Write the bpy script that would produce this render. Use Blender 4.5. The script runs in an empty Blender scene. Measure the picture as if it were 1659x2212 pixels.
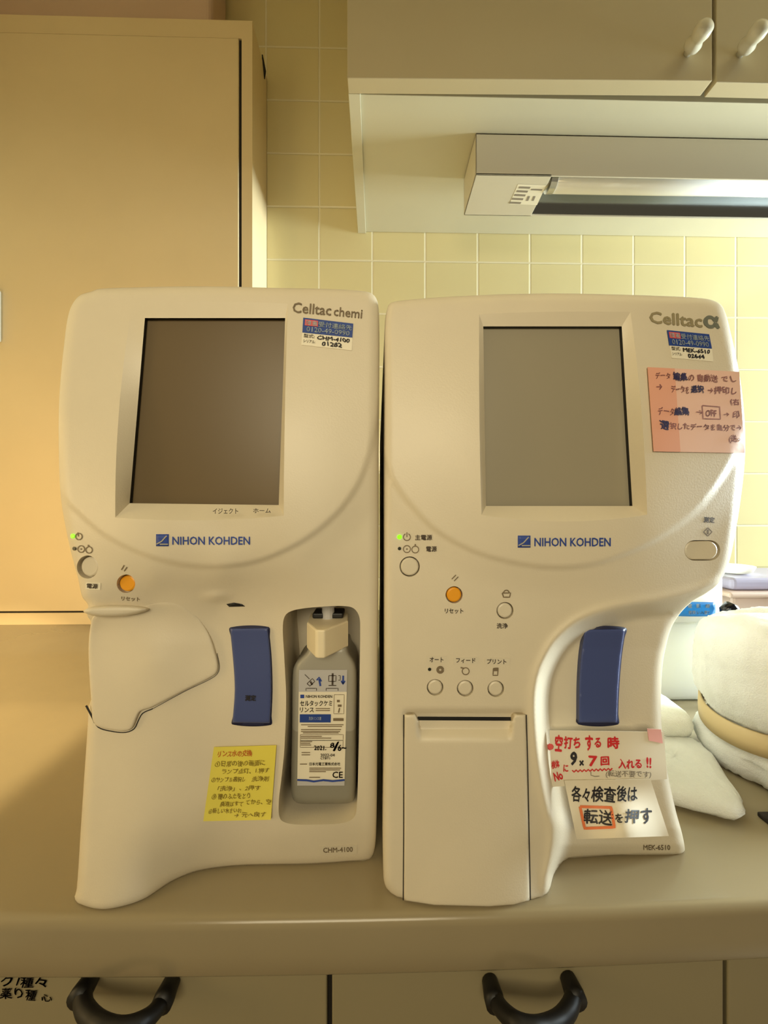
import bpy, math, random
import numpy as np
from mathutils import Vector
from mathutils.geometry import delaunay_2d_cdt

random.seed(4)
SC = bpy.context.scene
COL = SC.collection

# ------------------------------------------------------------------ camera, world, light, exposure
CX, CY, FP = 829.5, 1106.0, 780.0
PSI = math.radians(1.1)
CAMZ, COUNTER = 1.095, 0.85
cam = bpy.data.cameras.new('camera')
cam.sensor_fit = 'VERTICAL'; cam.sensor_height = 36.0; cam.lens = FP * 36.0 / 2212.0
cam.clip_start = 0.01
camo = bpy.data.objects.new('camera', cam); COL.objects.link(camo)
camo.location = (0, 0, CAMZ); camo.rotation_euler = (math.pi / 2, 0, -PSI)
SC.camera = camo

SC.view_settings.view_transform = 'Standard'
SC.view_settings.look = 'None'
SC.view_settings.gamma = 1.0
SC.view_settings.use_curve_mapping = False
SC.view_settings.exposure = 0.0
SC.cycles.use_denoising = True
SC.cycles.max_bounces = 8

world = bpy.data.worlds.new('world'); SC.world = world; world.use_nodes = True
wn = world.node_tree
bg = wn.nodes['Background']
tc = wn.nodes.new('ShaderNodeTexCoord'); sp = wn.nodes.new('ShaderNodeSeparateXYZ')
rp = wn.nodes.new('ShaderNodeValToRGB'); mp = wn.nodes.new('ShaderNodeMapRange')
mp.inputs[1].default_value = -1; mp.inputs[2].default_value = 1
wn.links.new(tc.outputs['Generated'], sp.inputs[0]); wn.links.new(sp.outputs['Z'], mp.inputs[0])
wn.links.new(mp.outputs[0], rp.inputs[0]); wn.links.new(rp.outputs[0], bg.inputs[0])
rp.color_ramp.elements[0].position = 0.30; rp.color_ramp.elements[0].color = (0.42, 0.335, 0.21, 1)
rp.color_ramp.elements[1].position = 0.62; rp.color_ramp.elements[1].color = (0.20, 0.155, 0.10, 1)
bg.inputs[1].default_value = 0.42

def area(name, loc, target, sx, sy, power, color, spread=180):
    l = bpy.data.lights.new(name, 'AREA'); l.shape = 'RECTANGLE'; l.size = sx; l.size_y = sy
    l.energy = power; l.color = color; l.spread = math.radians(spread)
    o = bpy.data.objects.new(name, l); COL.objects.link(o); o.location = loc
    o.rotation_euler = (Vector(target) - Vector(loc)).to_track_quat('-Z', 'Y').to_euler()
    return o
area('window_daylight', (2.20, 0.64, 1.40), (-0.2, 0.66, 1.0), 0.5, 0.70, 98.0, (0.87, 1.0, 0.99))
area('front_fill', (-0.10, -0.75, 1.42), (0.0, 0.25, 1.16), 0.6, 0.35, 1.55, (1.0, 0.87, 0.59), 80)  # unseen fill added in front to brighten the machine fronts
area('warm_lamp', (-0.92, -0.05, 1.10), (-0.50, 0.8, 0.88), 0.25, 0.25, 1.9, (1.0, 0.70, 0.34), 120)

area('towel_fill', (1.25, 0.34, 1.12), (0.42, 0.40, 0.92), 0.3, 0.3, 1.15, (0.84, 0.96, 1.0), 44)  # unseen extra light added to brighten the towels and bin
sl = bpy.data.lights.new('counter_pool_spot', 'SPOT'); sl.energy = 38.0; sl.color = (1.0, 0.78, 0.42); sl.spot_size = math.radians(67.5); sl.spot_blend = 0.12; sl.shadow_soft_size = 0.01  # added spot; its cone edge shapes the lit pool on the counter
slo = bpy.data.objects.new('counter_pool_spot', sl); COL.objects.link(slo); slo.location = (-0.80, 0.33, 1.60)

# ------------------------------------------------------------------ projection helpers (pixel of the photo -> point of the room)
def ray(px, py):
    u = (np.asarray(px, float) - CX) / FP; v = -(np.asarray(py, float) - CY) / FP
    c, s = math.cos(PSI), math.sin(PSI)
    return u * c + s, c - u * s, v
def U(px, py, Y):
    dx, dy, dz = ray(px, py); t = np.asarray(Y, float) / dy
    return np.stack(np.broadcast_arrays(dx * t, dy * t, dz * t + CAMZ), -1)
def UZ(px, py, z):
    dx, dy, dz = ray(px, py); t = (z - CAMZ) / dz
    return np.stack(np.broadcast_arrays(dx * t, dy * t, dz * t + CAMZ), -1)
def Yc(px, py):            # depth of the counter under a pixel
    return float(UZ(px, py, COUNTER)[1])

# ------------------------------------------------------------------ materials
def lin(c):
    return tuple((x / 255 / 12.92) if x / 255 <= 0.04045 else ((x / 255 + 0.055) / 1.055) ** 2.4 for x in c)
def mat(name, rgb, rough=0.5, metal=0.0, bump=0.0, bscale=300, var=0.0, vscale=6, spec=0.5, emit=None, trans=0.0, coat=0.0):
    m = bpy.data.materials.new(name); m.use_nodes = True
    nt = m.node_tree; b = nt.nodes['Principled BSDF']
    c = lin(rgb)
    b.inputs['Base Color'].default_value = (*c, 1); b.inputs['Roughness'].default_value = rough
    b.inputs['Metallic'].default_value = metal; b.inputs['Specular IOR Level'].default_value = spec
    b.inputs['Transmission Weight'].default_value = trans; b.inputs['Coat Weight'].default_value = coat
    if emit:
        b.inputs['Emission Color'].default_value = (*lin(emit[0]), 1); b.inputs['Emission Strength'].default_value = emit[1]
    t = nt.nodes.new('ShaderNodeTexCoord')
    if bump:
        n = nt.nodes.new('ShaderNodeTexNoise'); n.inputs['Scale'].default_value = bscale; n.inputs['Detail'].default_value = 3
        bp = nt.nodes.new('ShaderNodeBump'); bp.inputs['Strength'].default_value = bump; bp.inputs['Distance'].default_value = 0.001
        nt.links.new(t.outputs['Object'], n.inputs['Vector']); nt.links.new(n.outputs['Fac'], bp.inputs['Height'])
        nt.links.new(bp.outputs[0], b.inputs['Normal'])
    if var:
        n = nt.nodes.new('ShaderNodeTexNoise'); n.inputs['Scale'].default_value = vscale; n.inputs['Detail'].default_value = 4
        r = nt.nodes.new('ShaderNodeValToRGB')
        r.color_ramp.elements[0].position = 0.3; r.color_ramp.elements[1].position = 0.7
        r.color_ramp.elements[0].color = (*[x * (1 - var) for x in c], 1); r.color_ramp.elements[1].color = (*[min(1, x * (1 + var)) for x in c], 1)
        nt.links.new(t.outputs['Object'], n.inputs['Vector']); nt.links.new(n.outputs['Fac'], r.inputs[0])
        nt.links.new(r.outputs[0], b.inputs['Base Color'])
    return m

M = {}
M['plastic'] = mat('ivory_plastic', (216, 205, 182), 0.42, bump=0.10, bscale=900, var=0.015, vscale=30)
M['plastic_worn'] = mat('ivory_plastic_button', (214, 204, 182), 0.38, bump=0.05, bscale=700)
M['orange'] = mat('orange_button', (232, 158, 28), 0.4, bump=0.03)
M['black'] = mat('black_rubber', (16, 14, 14), 0.5, bump=0.05)
M['dark'] = mat('dark_gap', (30, 26, 24), 0.8, bump=0.02)
M['ink_grey'] = mat('grey_print', (120, 104, 80), 0.6, bump=0.02)
M['ink_dark'] = mat('dark_print', (70, 58, 48), 0.6, bump=0.02)
M['ink_black'] = mat('black_marker', (24, 20, 26), 0.55, bump=0.02)
M['ink_navy'] = mat('navy_pen', (48, 40, 84), 0.55, bump=0.02)
M['ink_red'] = mat('red_marker', (205, 34, 38), 0.55, bump=0.02)
M['ink_orange'] = mat('orange_marker', (226, 120, 70), 0.55, bump=0.02)
M['ink_pencil'] = mat('pencil', (140, 130, 116), 0.6, bump=0.02)
M['ink_brown'] = mat('faint_pen', (132, 112, 30), 0.6, bump=0.02)
M['ink_rust'] = mat('rust_pen', (190, 104, 34), 0.6, bump=0.02)
M['ink_mauve'] = mat('mauve_pen', (150, 96, 92), 0.6, bump=0.02)
M['logo'] = mat('logo_blue', (44, 70, 150), 0.5, bump=0.02)
M['silver_print'] = mat('silver_print', (176, 170, 150), 0.4, bump=0.02)
M['blue'] = mat('blue_lever_plastic', (66, 78, 128), 0.38, bump=0.04)
M['navy'] = mat('navy_gap_shade', (26, 30, 66), 0.5, bump=0.02)  # darker blue for the shade painted around the levers
M['sticker_blue'] = mat('sticker_blue', (36, 66, 140), 0.45, bump=0.02)
M['sticker_red'] = mat('sticker_red', (224, 84, 82), 0.45, bump=0.02)
M['sticker_text'] = mat('sticker_pale_text', (178, 190, 196), 0.45, bump=0.02)
M['sticker_white'] = mat('sticker_white', (234, 226, 204), 0.5, bump=0.02)
M['cyan_sticker'] = mat('cyan_sticker', (20, 122, 200), 0.4, bump=0.02)
M['paper'] = mat('white_paper', (228, 218, 196), 0.6, bump=0.08, bscale=60)
M['yellow_paper'] = mat('yellow_paper', (222, 208, 84), 0.65, bump=0.08, bscale=60)
M['pink_paper'] = mat('pink_paper', (232, 190, 170), 0.6, bump=0.08, bscale=60)
M['orange_tape'] = mat('orange_stripe', (226, 164, 138), 0.6, bump=0.05, bscale=60)
M['pink_tape'] = mat('pink_tape', (238, 176, 170), 0.4, bump=0.05)
M['screen_brown'] = mat('dark_screen', (104, 88, 62), 0.34, bump=0.02, spec=0.3)  # brown of the reflected room is put into the base colour
M['screen_grey'] = mat('grey_screen', (150, 142, 122), 0.30, bump=0.02, spec=0.4)  # grey of the reflected room is put into the base colour
M['led_on'] = mat('green_led', (120, 240, 20), 0.3, bump=0.01, emit=((110, 235, 10), 1.6))
M['led_off'] = mat('dark_led', (34, 38, 26), 0.3, bump=0.01)
M['bottle_cap'] = mat('cream_cap', (232, 218, 186), 0.5, bump=0.04)
M['label_grey'] = mat('label_grey', (186, 184, 184), 0.5, bump=0.02)
M['white_cab'] = mat('cabinet_cream', (204, 198, 172), 0.5, bump=0.04, bscale=200, var=0.02, vscale=8)
M['tall_cab'] = mat('tall_cabinet_cream', (228, 208, 166), 0.5, bump=0.04, bscale=200, var=0.02, vscale=8)
M['upper_door'] = mat('upper_door_beige', (190, 176, 142), 0.5, bump=0.04, bscale=200, var=0.02, vscale=8)
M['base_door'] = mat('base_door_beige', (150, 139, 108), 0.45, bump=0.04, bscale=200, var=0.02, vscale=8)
M['worktop'] = mat('worktop_laminate', (152, 139, 110), 0.20, bump=0.03, bscale=250, var=0.03, vscale=12)
M['lamp_metal'] = mat('lamp_enamel', (206, 198, 178), 0.4, bump=0.02)
M['chrome'] = mat('chrome', (150, 156, 158), 0.12, metal=1.0, bump=0.01)
M['tube'] = mat('tube_glass', (248, 250, 252), 0.12, bump=0.01, coat=0.5)
M['silver'] = mat('silver_cap', (196, 192, 180), 0.3, metal=0.9, bump=0.02)
M['knob'] = mat('pale_knob', (206, 200, 180), 0.25, bump=0.02)
M['box_mauve'] = mat('mauve_box', (205, 178, 156), 0.7, bump=0.08, bscale=120, var=0.04)
M['white_plastic'] = mat('white_plastic', (238, 240, 226), 0.4, bump=0.03)
def sss(m, w, r):
    b = m.node_tree.nodes['Principled BSDF']; b.inputs['Subsurface Weight'].default_value = w; b.inputs['Subsurface Radius'].default_value = (1, 1, 0.9); b.inputs['Subsurface Scale'].default_value = r
    return m
sss(M['white_plastic'], 0.8, 0.08)
M['towel'] = mat('white_terry', (244, 244, 240), 0.95, bump=0.9, bscale=900, var=0.03, vscale=60)
M['towel_grey'] = mat('white_terry_folded', (240, 242, 230), 0.95, bump=0.9, bscale=900, var=0.03, vscale=60)
sss(M['towel'], 0.6, 0.03); sss(M['towel_grey'], 0.6, 0.03)
M['beige_band'] = mat('beige_band', (214, 190, 142), 0.6, bump=0.05)
M['tray'] = mat('tan_tray', (206, 182, 168), 0.4, bump=0.03)
M['lilac'] = mat('lilac_box', (176, 172, 200), 0.3, bump=0.03)
M['blue_bottle'] = mat('slate_blue_plastic', (92, 122, 160), 0.3, bump=0.03)
M['steel'] = mat('steel_rim', (190, 192, 188), 0.2, metal=1.0, bump=0.02)
M['dark_mat'] = mat('dark_woven_mat', (44, 38, 32), 0.9, bump=0.6, bscale=400, var=0.3, vscale=300)
M['floor'] = mat('floor_vinyl', (150, 128, 96), 0.5, bump=0.03, var=0.05)
M['paint'] = mat('wall_paint', (222, 200, 150), 0.7, bump=0.05)

def tile_material(w, ox, oz):
    m = bpy.data.materials.new('cream_wall_tile'); m.use_nodes = True
    nt = m.node_tree; b = nt.nodes['Principled BSDF']
    t = nt.nodes.new('ShaderNodeTexCoord'); s = nt.nodes.new('ShaderNodeSeparateXYZ'); c = nt.nodes.new('ShaderNodeCombineXYZ')
    ax = nt.nodes.new('ShaderNodeMath'); ax.operation = 'SUBTRACT'; ax.inputs[1].default_value = ox
    az = nt.nodes.new('ShaderNodeMath'); az.operation = 'SUBTRACT'; az.inputs[1].default_value = oz
    nt.links.new(t.outputs['Object'], s.inputs[0]); nt.links.new(s.outputs['X'], ax.inputs[0]); nt.links.new(s.outputs['Z'], az.inputs[0])
    nt.links.new(ax.outputs[0], c.inputs[0]); nt.links.new(az.outputs[0], c.inputs[1])
    k = nt.nodes.new('ShaderNodeTexBrick'); k.offset = 0; k.squash = 1
    k.inputs['Scale'].default_value = 1; k.inputs['Brick Width'].default_value = w; k.inputs['Row Height'].default_value = w
    k.inputs['Mortar Size'].default_value = 0.0032; k.inputs['Mortar Smooth'].default_value = 0.6; k.inputs['Bias'].default_value = 0
    k.inputs['Color1'].default_value = (*lin((228, 216, 168)), 1); k.inputs['Color2'].default_value = (*lin((225, 214, 168)), 1)
    k.inputs['Mortar'].default_value = (*lin((240, 233, 204)), 1)
    nt.links.new(c.outputs[0], k.inputs['Vector']); nt.links.new(k.outputs['Color'], b.inputs['Base Color'])
    bp = nt.nodes.new('ShaderNodeBump'); bp.invert = True; bp.inputs['Strength'].default_value = 0.5; bp.inputs['Distance'].default_value = 0.002
    n = nt.nodes.new('ShaderNodeTexNoise'); n.inputs['Scale'].default_value = 9; n.inputs['Detail'].default_value = 1
    ad = nt.nodes.new('ShaderNodeMath'); ad.operation = 'MULTIPLY_ADD'; ad.inputs[1].default_value = 0.5
    nt.links.new(t.outputs['Object'], n.inputs['Vector']); nt.links.new(n.outputs['Fac'], ad.inputs[0]); nt.links.new(k.outputs['Fac'], ad.inputs[2])
    nt.links.new(ad.outputs[0], bp.inputs['Height']); nt.links.new(bp.outputs[0], b.inputs['Normal'])
    b.inputs['Roughness'].default_value = 0.16
    return m

# ------------------------------------------------------------------ object helpers
def link(name, verts, faces, m, parent=None, smooth=False, loc=None):
    me = bpy.data.meshes.new(name)
    me.from_pydata([tuple(map(float, v)) for v in verts], [], [tuple(map(int, f)) for f in faces])
    me.validate(); me.update()
    if m: me.materials.append(m)
    if smooth: me.shade_smooth()
    o = bpy.data.objects.new(name, me); COL.objects.link(o)
    if parent is not None:
        o.parent = parent; o.matrix_parent_inverse = parent.matrix_world.inverted() if parent.type == 'EMPTY' else parent.matrix_world.inverted()
    return o
def tag(o, label=None, cat=None, group=None, kind=None):
    if label: o['label'] = label
    if cat: o['category'] = cat
    if group: o['group'] = group
    if kind: o['kind'] = kind
    return o
def thing(name, loc, label, cat, group=None):
    o = bpy.data.objects.new(name, None); COL.objects.link(o); o.location = tuple(map(float, loc)); o.empty_display_size = 0.02
    bpy.context.view_layer.update()
    return tag(o, label, cat, group)
class MB:
    def __init__(s): s.v = []; s.f = []
    def add(s, v, f):
        n = len(s.v); s.v += [tuple(map(float, x)) for x in v]; s.f += [tuple(i + n for i in q) for q in f]
    def box(s, x0, x1, y0, y1, z0, z1):
        s.add([(x0, y0, z0), (x1, y0, z0), (x1, y1, z0), (x0, y1, z0), (x0, y0, z1), (x1, y0, z1), (x1, y1, z1), (x0, y1, z1)],
              [(3, 2, 1, 0), (4, 5, 6, 7), (0, 1, 5, 4), (1, 2, 6, 5), (2, 3, 7, 6), (3, 0, 4, 7)])
    def lathe(s, prof, n, origin, axis='Z', sx=1.0, sy=1.0, fn=None):
        vs = []; fs = []
        for (r, h) in prof:
            for k in range(n):
                a = 2 * math.pi * k / n
                p = [r * math.cos(a) * sx, r * math.sin(a) * sy, h]
                if fn: p = fn(p, a, h, r)
                if axis == 'Y': p = [p[0], p[2], p[1]]
                vs.append((p[0] + origin[0], p[1] + origin[1], p[2] + origin[2]))
        m = len(prof)
        for i in range(m - 1):
            for k in range(n):
                q = (i * n + k, i * n + (k + 1) % n, (i + 1) * n + (k + 1) % n, (i + 1) * n + k)
                fs.append(q if axis == 'Z' else q[::-1])
        b = tuple(range(n)); t = tuple(range((m - 1) * n, m * n))
        fs.append(b[::-1] if axis == 'Z' else b); fs.append(t if axis == 'Z' else t[::-1])
        s.add(vs, fs)
    def tube(s, pts, r, n=10):
        pts = [Vector(p) for p in pts]; vs = []; fs = []
        for i, p in enumerate(pts):
            d = (pts[min(i + 1, len(pts) - 1)] - pts[max(i - 1, 0)]).normalized()
            a = d.cross(Vector((0, 0, 1))); a = (a if a.length > 1e-4 else Vector((1, 0, 0))).normalized(); b = d.cross(a)
            rr = r[i] if isinstance(r, (list, tuple)) else r
            for k in range(n):
                t = 2 * math.pi * k / n; vs.append(p + a * rr * math.cos(t) + b * rr * math.sin(t))
        for i in range(len(pts) - 1):
            for k in range(n): fs.append((i * n + k, i * n + (k + 1) % n, (i + 1) * n + (k + 1) % n, (i + 1) * n + k))
        fs.append(tuple(range(n))[::-1]); fs.append(tuple(range((len(pts) - 1) * n, len(pts) * n)))
        s.add(vs, fs)
    def build(s, name, m, parent=None, bevel=0.0, smooth=False, seg=2):
        o = link(name, s.v, s.f, m, parent, smooth)
        if bevel:
            md = o.modifiers.new('bevel', 'BEVEL'); md.width = bevel; md.segments = seg; md.limit_method = 'ANGLE'; md.angle_limit = math.radians(40)
            md.harden_normals = False
        return o

def spline(pts, spacing, closed=True):
    P = np.array(pts, float); n = len(P); out = []
    rng = range(n if closed else n - 1)
    for i in rng:
        p1, p2 = P[i], P[(i + 1) % n]
        p0 = P[(i - 1) % n] if closed or i > 0 else p1
        p3 = P[(i + 2) % n] if closed or i < n - 2 else p2
        d = np.linalg.norm(p2 - p1); k = max(1, int(round(d / spacing)))
        a = max(np.linalg.norm(p1 - p0), 1e-6); c = max(np.linalg.norm(p3 - p2), 1e-6); d = max(d, 1e-6)
        m1 = (p2 - p0) / (a + d) * d if a > 1e-5 else (p2 - p1); m2 = (p3 - p1) / (d + c) * d if c > 1e-5 else (p2 - p1)
        for j in range(k):
            t = j / k
            out.append((2 * t**3 - 3 * t**2 + 1) * p1 + (t**3 - 2 * t**2 + t) * m1 + (-2 * t**3 + 3 * t**2) * p2 + (t**3 - t**2) * m2)
    if not closed: out.append(P[-1])
    return np.array(out)
def linear(pts, spacing, closed=True):
    P = np.array(pts, float); n = len(P); out = []
    for i in range(n if closed else n - 1):
        p1, p2 = P[i], P[(i + 1) % n]; k = max(1, int(round(np.linalg.norm(p2 - p1) / spacing)))
        for j in range(k): out.append(p1 + (p2 - p1) * j / k)
    if not closed: out.append(P[-1])
    return np.array(out)
def inside(x, y, poly):
    r = np.zeros(x.shape, bool); n = len(poly)
    for i in range(n):
        x1, y1 = poly[i]; x2, y2 = poly[(i + 1) % n]
        if y1 == y2: continue
        c = ((y1 > y) != (y2 > y)) & (x < (x2 - x1) * (y - y1) / (y2 - y1) + x1)
        r ^= c
    return r
def pdist(x, y, poly, closed=True):
    A = np.array(poly, float); B = np.roll(A, -1, 0)
    if not closed: A, B = A[:-1], B[:-1]
    D = B - A; L = np.maximum((D**2).sum(1), 1e-9); out = np.empty(x.shape)
    for s in range(0, len(x), 3000):
        px = x[s:s + 3000, None] - A[:, 0]; py = y[s:s + 3000, None] - A[:, 1]
        t = np.clip((px * D[:, 0] + py * D[:, 1]) / L, 0, 1)
        out[s:s + 3000] = np.sqrt(((px - t * D[:, 0])**2 + (py - t * D[:, 1])**2).min(1))
    return out
def sst(e0, e1, x):
    t = np.clip((x - e0) / (e1 - e0), 0, 1); return t * t * (3 - 2 * t)
def tps(ctrl, smooth=0.0):
    C = np.array(ctrl, float); P = C[:, :2] / 400.0; n = len(P)
    def ph(r2): return np.where(r2 > 1e-12, r2 * np.log(np.maximum(r2, 1e-12)), 0)
    K = ph(((P[:, None] - P[None])**2).sum(2)) + smooth * np.eye(n); Q = np.c_[np.ones(n), P]
    A = np.zeros((n + 3, n + 3)); A[:n, :n] = K; A[:n, n:] = Q; A[n:, :n] = Q.T
    w = np.linalg.solve(A, np.r_[C[:, 2], np.zeros(3)])
    def f(x, y):
        x = np.asarray(x, float); sh = x.shape; X = np.stack([x.ravel(), np.asarray(y, float).ravel()], 1) / 400.0; o = np.empty(len(X))
        for s in range(0, len(X), 8000):
            q = X[s:s + 8000]; o[s:s + 8000] = ph(((q[:, None] - P[None])**2).sum(2)) @ w[:n] + w[n] + q @ w[n + 1:]
        return o.reshape(sh)
    return f

def shell(name, outline, yf, m, parent=None, holes=(), step=6.0, rim=(0, 0), back=('rel', 0.002), zmin=None):
    """solid whose front follows yf over an outline; outline and holes are already resampled"""
    O = np.array(outline, float)
    if ((O[:, 0] * np.roll(-O[:, 1], -1)) - np.roll(O[:, 0], -1) * -O[:, 1]).sum() < 0: O = O[::-1]
    x0, y0 = O.min(0); x1, y1 = O.max(0)
    gx, gy = np.meshgrid(np.arange(x0 + step / 2, x1, step), np.arange(y0 + step / 2, y1, step * 0.9))
    gx = gx + (np.arange(gx.shape[0]) % 2)[:, None] * step / 2
    gx, gy = gx.ravel(), gy.ravel()
    k = inside(gx, gy, O); gx, gy = gx[k], gy[k]
    d = pdist(gx, gy, O); k = d > max(step * 0.55, rim[0] * 0.9); gx, gy = gx[k], gy[k]
    pts = [O]; loops = [(0, len(O))]
    if rim[0]:
        T = np.roll(O, -1, 0) - np.roll(O, 1, 0); N = np.stack([T[:, 1], -T[:, 0]], 1); N /= np.maximum(np.linalg.norm(N, axis=1), 1e-6)[:, None]
        tst = O + N * 0.5
        if inside(tst[:, 0], tst[:, 1], O).mean() < 0.5: N = -N
        for q in (0.06, 0.2, 0.42, 0.7):
            R = O + N * rim[0] * q; kk = inside(R[:, 0], R[:, 1], O) & (pdist(R[:, 0], R[:, 1], O) > rim[0] * q * 0.93)
            gx = np.r_[gx, R[kk, 0]]; gy = np.r_[gy, R[kk, 1]]
    G = np.stack([gx, gy], 1)
    n = len(O)
    for h in holes:
        H = np.array(h, float); k = ~inside(G[:, 0], G[:, 1], H); G = G[k]; k = pdist(G[:, 0], G[:, 1], H) > step * 0.45; G = G[k]
    for h in holes:
        H = np.array(h, float); loops.append((n, len(H))); pts.append(H); n += len(H)
    pts.append(G); A = np.concatenate(pts)
    ed = []
    for s, l in loops: ed += [(s + i, s + (i + 1) % l) for i in range(l)]
    rv, _, rf, ov, _, _ = delaunay_2d_cdt([Vector((p[0], -p[1])) for p in A], ed, [], 0, 1e-4)
    V = np.array([(v[0], -v[1]) for v in rv]); Fc = np.array([list(f) for f in rf if len(f) == 3])
    c = V[Fc].mean(1); k = inside(c[:, 0], c[:, 1], O)
    for h in holes: k &= ~inside(c[:, 0], c[:, 1], np.array(h))
    Fc = Fc[k]
    i2o = {}
    for oi, ids in enumerate(ov):
        for i in ids: i2o[i] = oi
    Y = yf(V[:, 0], V[:, 1])
    if rim[0]:
        d = pdist(V[:, 0], V[:, 1], O); q = np.clip(d / rim[0], 0, 1); Y = Y + rim[1] * (1 - np.sqrt(np.clip(1 - (1 - q)**2, 0, 1)))
    W = U(V[:, 0], V[:, 1], Y)
    if zmin is not None: W[:, 2] = np.maximum(W[:, 2], zmin)
    rows = [i2o[i] for i in range(len(O))]
    BV = W[rows].copy()
    BV[:, 1] = back[1] if back[0] == 'abs' else BV[:, 1] + back[1]
    b0 = len(W); allv = np.concatenate([W, BV]); fs = [tuple(f) for f in Fc]; l = len(rows)
    for i in range(l):
        a, b = rows[i], rows[(i + 1) % l]
        if a != b: fs.append((a, b0 + i, b0 + (i + 1) % l, b))
    fs.append(tuple(b0 + i for i in range(l))[::-1])
    o = link(name, allv, fs, m, parent, smooth=True)
    me = o.data
    flat = len(me.polygons) - 1; me.polygons[flat].use_smooth = False
    used = set(v for f in me.polygons for v in f.vertices)
    if len(used) < len(me.vertices):
        import bmesh
        bm = bmesh.new(); bm.from_mesh(me); bmesh.ops.delete(bm, geom=[v for v in bm.verts if not v.link_faces], context='VERTS'); bm.to_mesh(me); bm.free()
    return o

def quad(cx, cy, w, h, ang=0.0):
    a = math.radians(ang); c, s = math.cos(a), math.sin(a)
    return [(cx + x * c - y * s, cy + x * s + y * c) for x, y in ((-w / 2, -h / 2), (w / 2, -h / 2), (w / 2, h / 2), (-w / 2, h / 2))]
def sub(q, u0, v0, u1, v1):
    return [tuple(bil(q, u, v)) for u, v in ((u0, v0), (u1, v0), (u1, v1), (u0, v1))]
def bil(q, u, v):
    q = [np.array(p, float) for p in q]; u = np.asarray(u)[..., None]; v = np.asarray(v)[..., None]
    return (1 - u) * (1 - v) * q[0] + u * (1 - v) * q[1] + u * v * q[2] + (1 - u) * v * q[3]
_tc = {}
def glyphs(s, bold):
    if (s, bold) not in _tc:
        c = bpy.data.curves.new('lettering', 'FONT'); c.body = s; c.resolution_u = 2
        o = bpy.data.objects.new('lettering', c); COL.objects.link(o)
        me = bpy.data.meshes.new_from_object(o.evaluated_get(bpy.context.evaluated_depsgraph_get()))
        v = np.array([x.co[:2] for x in me.vertices]); f = [tuple(p.vertices) for p in me.polygons]
        bpy.data.objects.remove(o); bpy.data.curves.remove(c); bpy.data.meshes.remove(me)
        
        if bold:
            k = len(v); d = bold * 0.8; sh = [(0, 0), (d, 0), (-d, 0), (0, d), (0, -d)]
            f = [tuple(i + k * q for i in p) for q in range(5) for p in f]; v = np.concatenate([v + np.array(x) for x in sh])
        lo, hi = v.min(0), v.max(0); v = (v - lo) / np.maximum(hi - lo, 1e-6); v[:, 1] = 1 - v[:, 1]
        _tc[(s, bold)] = (v, f)
    return _tc[(s, bold)]
def text(name, s, q, yf, m, parent, bold=0.0, lift=0.0004, hand=0.0):
    items = s if isinstance(s, list) else [(s, q)]
    out = None
    for st, qq in items:
        mb = MB()
        v, f = glyphs(st, bold); v = v.copy()
        if hand:
            r = random.random() * 9; n = float(len(st))
            v = np.stack([v[:, 0] + hand * 0.10 * np.sin(4 * v[:, 1] + n * 2.3 * v[:, 0] + r) / n, v[:, 1] + hand * 0.09 * np.sin(n * v[:, 0] * 2.6 + r)], 1)
        p = bil(qq, v[:, 0], v[:, 1]); mb.add(U(p[:, 0], p[:, 1], yf(p[:, 0], p[:, 1]) - lift), f)
        out = mb.build(name, m, parent)
    return out
def ribbons(name, lines, yf, m, parent, lift=0.0004):
    mb = MB()
    for pts, w in lines:
        P = linear(pts, 4.0, False) if len(pts) > 1 else np.array(pts, float)
        T = np.gradient(P, axis=0); N = np.stack([-T[:, 1], T[:, 0]], 1); N /= np.maximum(np.linalg.norm(N, axis=1), 1e-6)[:, None]
        a = P + N * w / 2; b = P - N * w / 2; n = len(P)
        A = np.concatenate([a, b]); mb.add(U(A[:, 0], A[:, 1], yf(A[:, 0], A[:, 1]) - lift), [(i, i + 1, n + i + 1, n + i) for i in range(n - 1)])
    return mb.build(name, m, parent)
def symbols(name, lines, yf, m, parent, lift=0.0004):
    for l in lines: ribbons(name, [l], yf, m, parent, lift)
def circ(cx, cy, r, n=20, a0=0, a1=360, ry=None):
    return [(cx + r * math.cos(math.radians(a0 + (a1 - a0) * i / n)), cy + (ry or r) * math.sin(math.radians(a0 + (a1 - a0) * i / n))) for i in range(n + 1)]
def patch(name, q, yf, m, parent, nx=14, ny=14, lift=0.0003, thick=0.0002):
    u, v = np.meshgrid(np.linspace(0, 1, nx + 1), np.linspace(0, 1, ny + 1)); p = bil(q, u.ravel(), v.ravel())
    y = yf(p[:, 0], p[:, 1]) - lift; A = U(p[:, 0], p[:, 1], y); B = A.copy(); B[:, 1] += thick
    k = len(A); W = nx + 1; f = []
    for j in range(ny):
        for i in range(nx):
            a = j * W + i; f.append((a, a + W, a + W + 1, a + 1)); f.append((k + a, k + a + 1, k + a + W + 1, k + a + W))
    ring = [i for i in range(W)] + [j * W + nx for j in range(1, ny + 1)] + [ny * W + i for i in range(nx - 1, -1, -1)] + [j * W for j in range(ny - 1, 0, -1)]
    for i in range(len(ring)):
        j = (i + 1) % len(ring); z = 2 * k; n = len(ring); f.append((z + i, z + j, z + n + j, z + n + i))
    o = link(name, np.concatenate([A, B, A[ring], B[ring]]), f, m, parent, smooth=True)
    for p in o.data.polygons[2 * nx * ny:]: p.use_smooth = False
    return o
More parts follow.
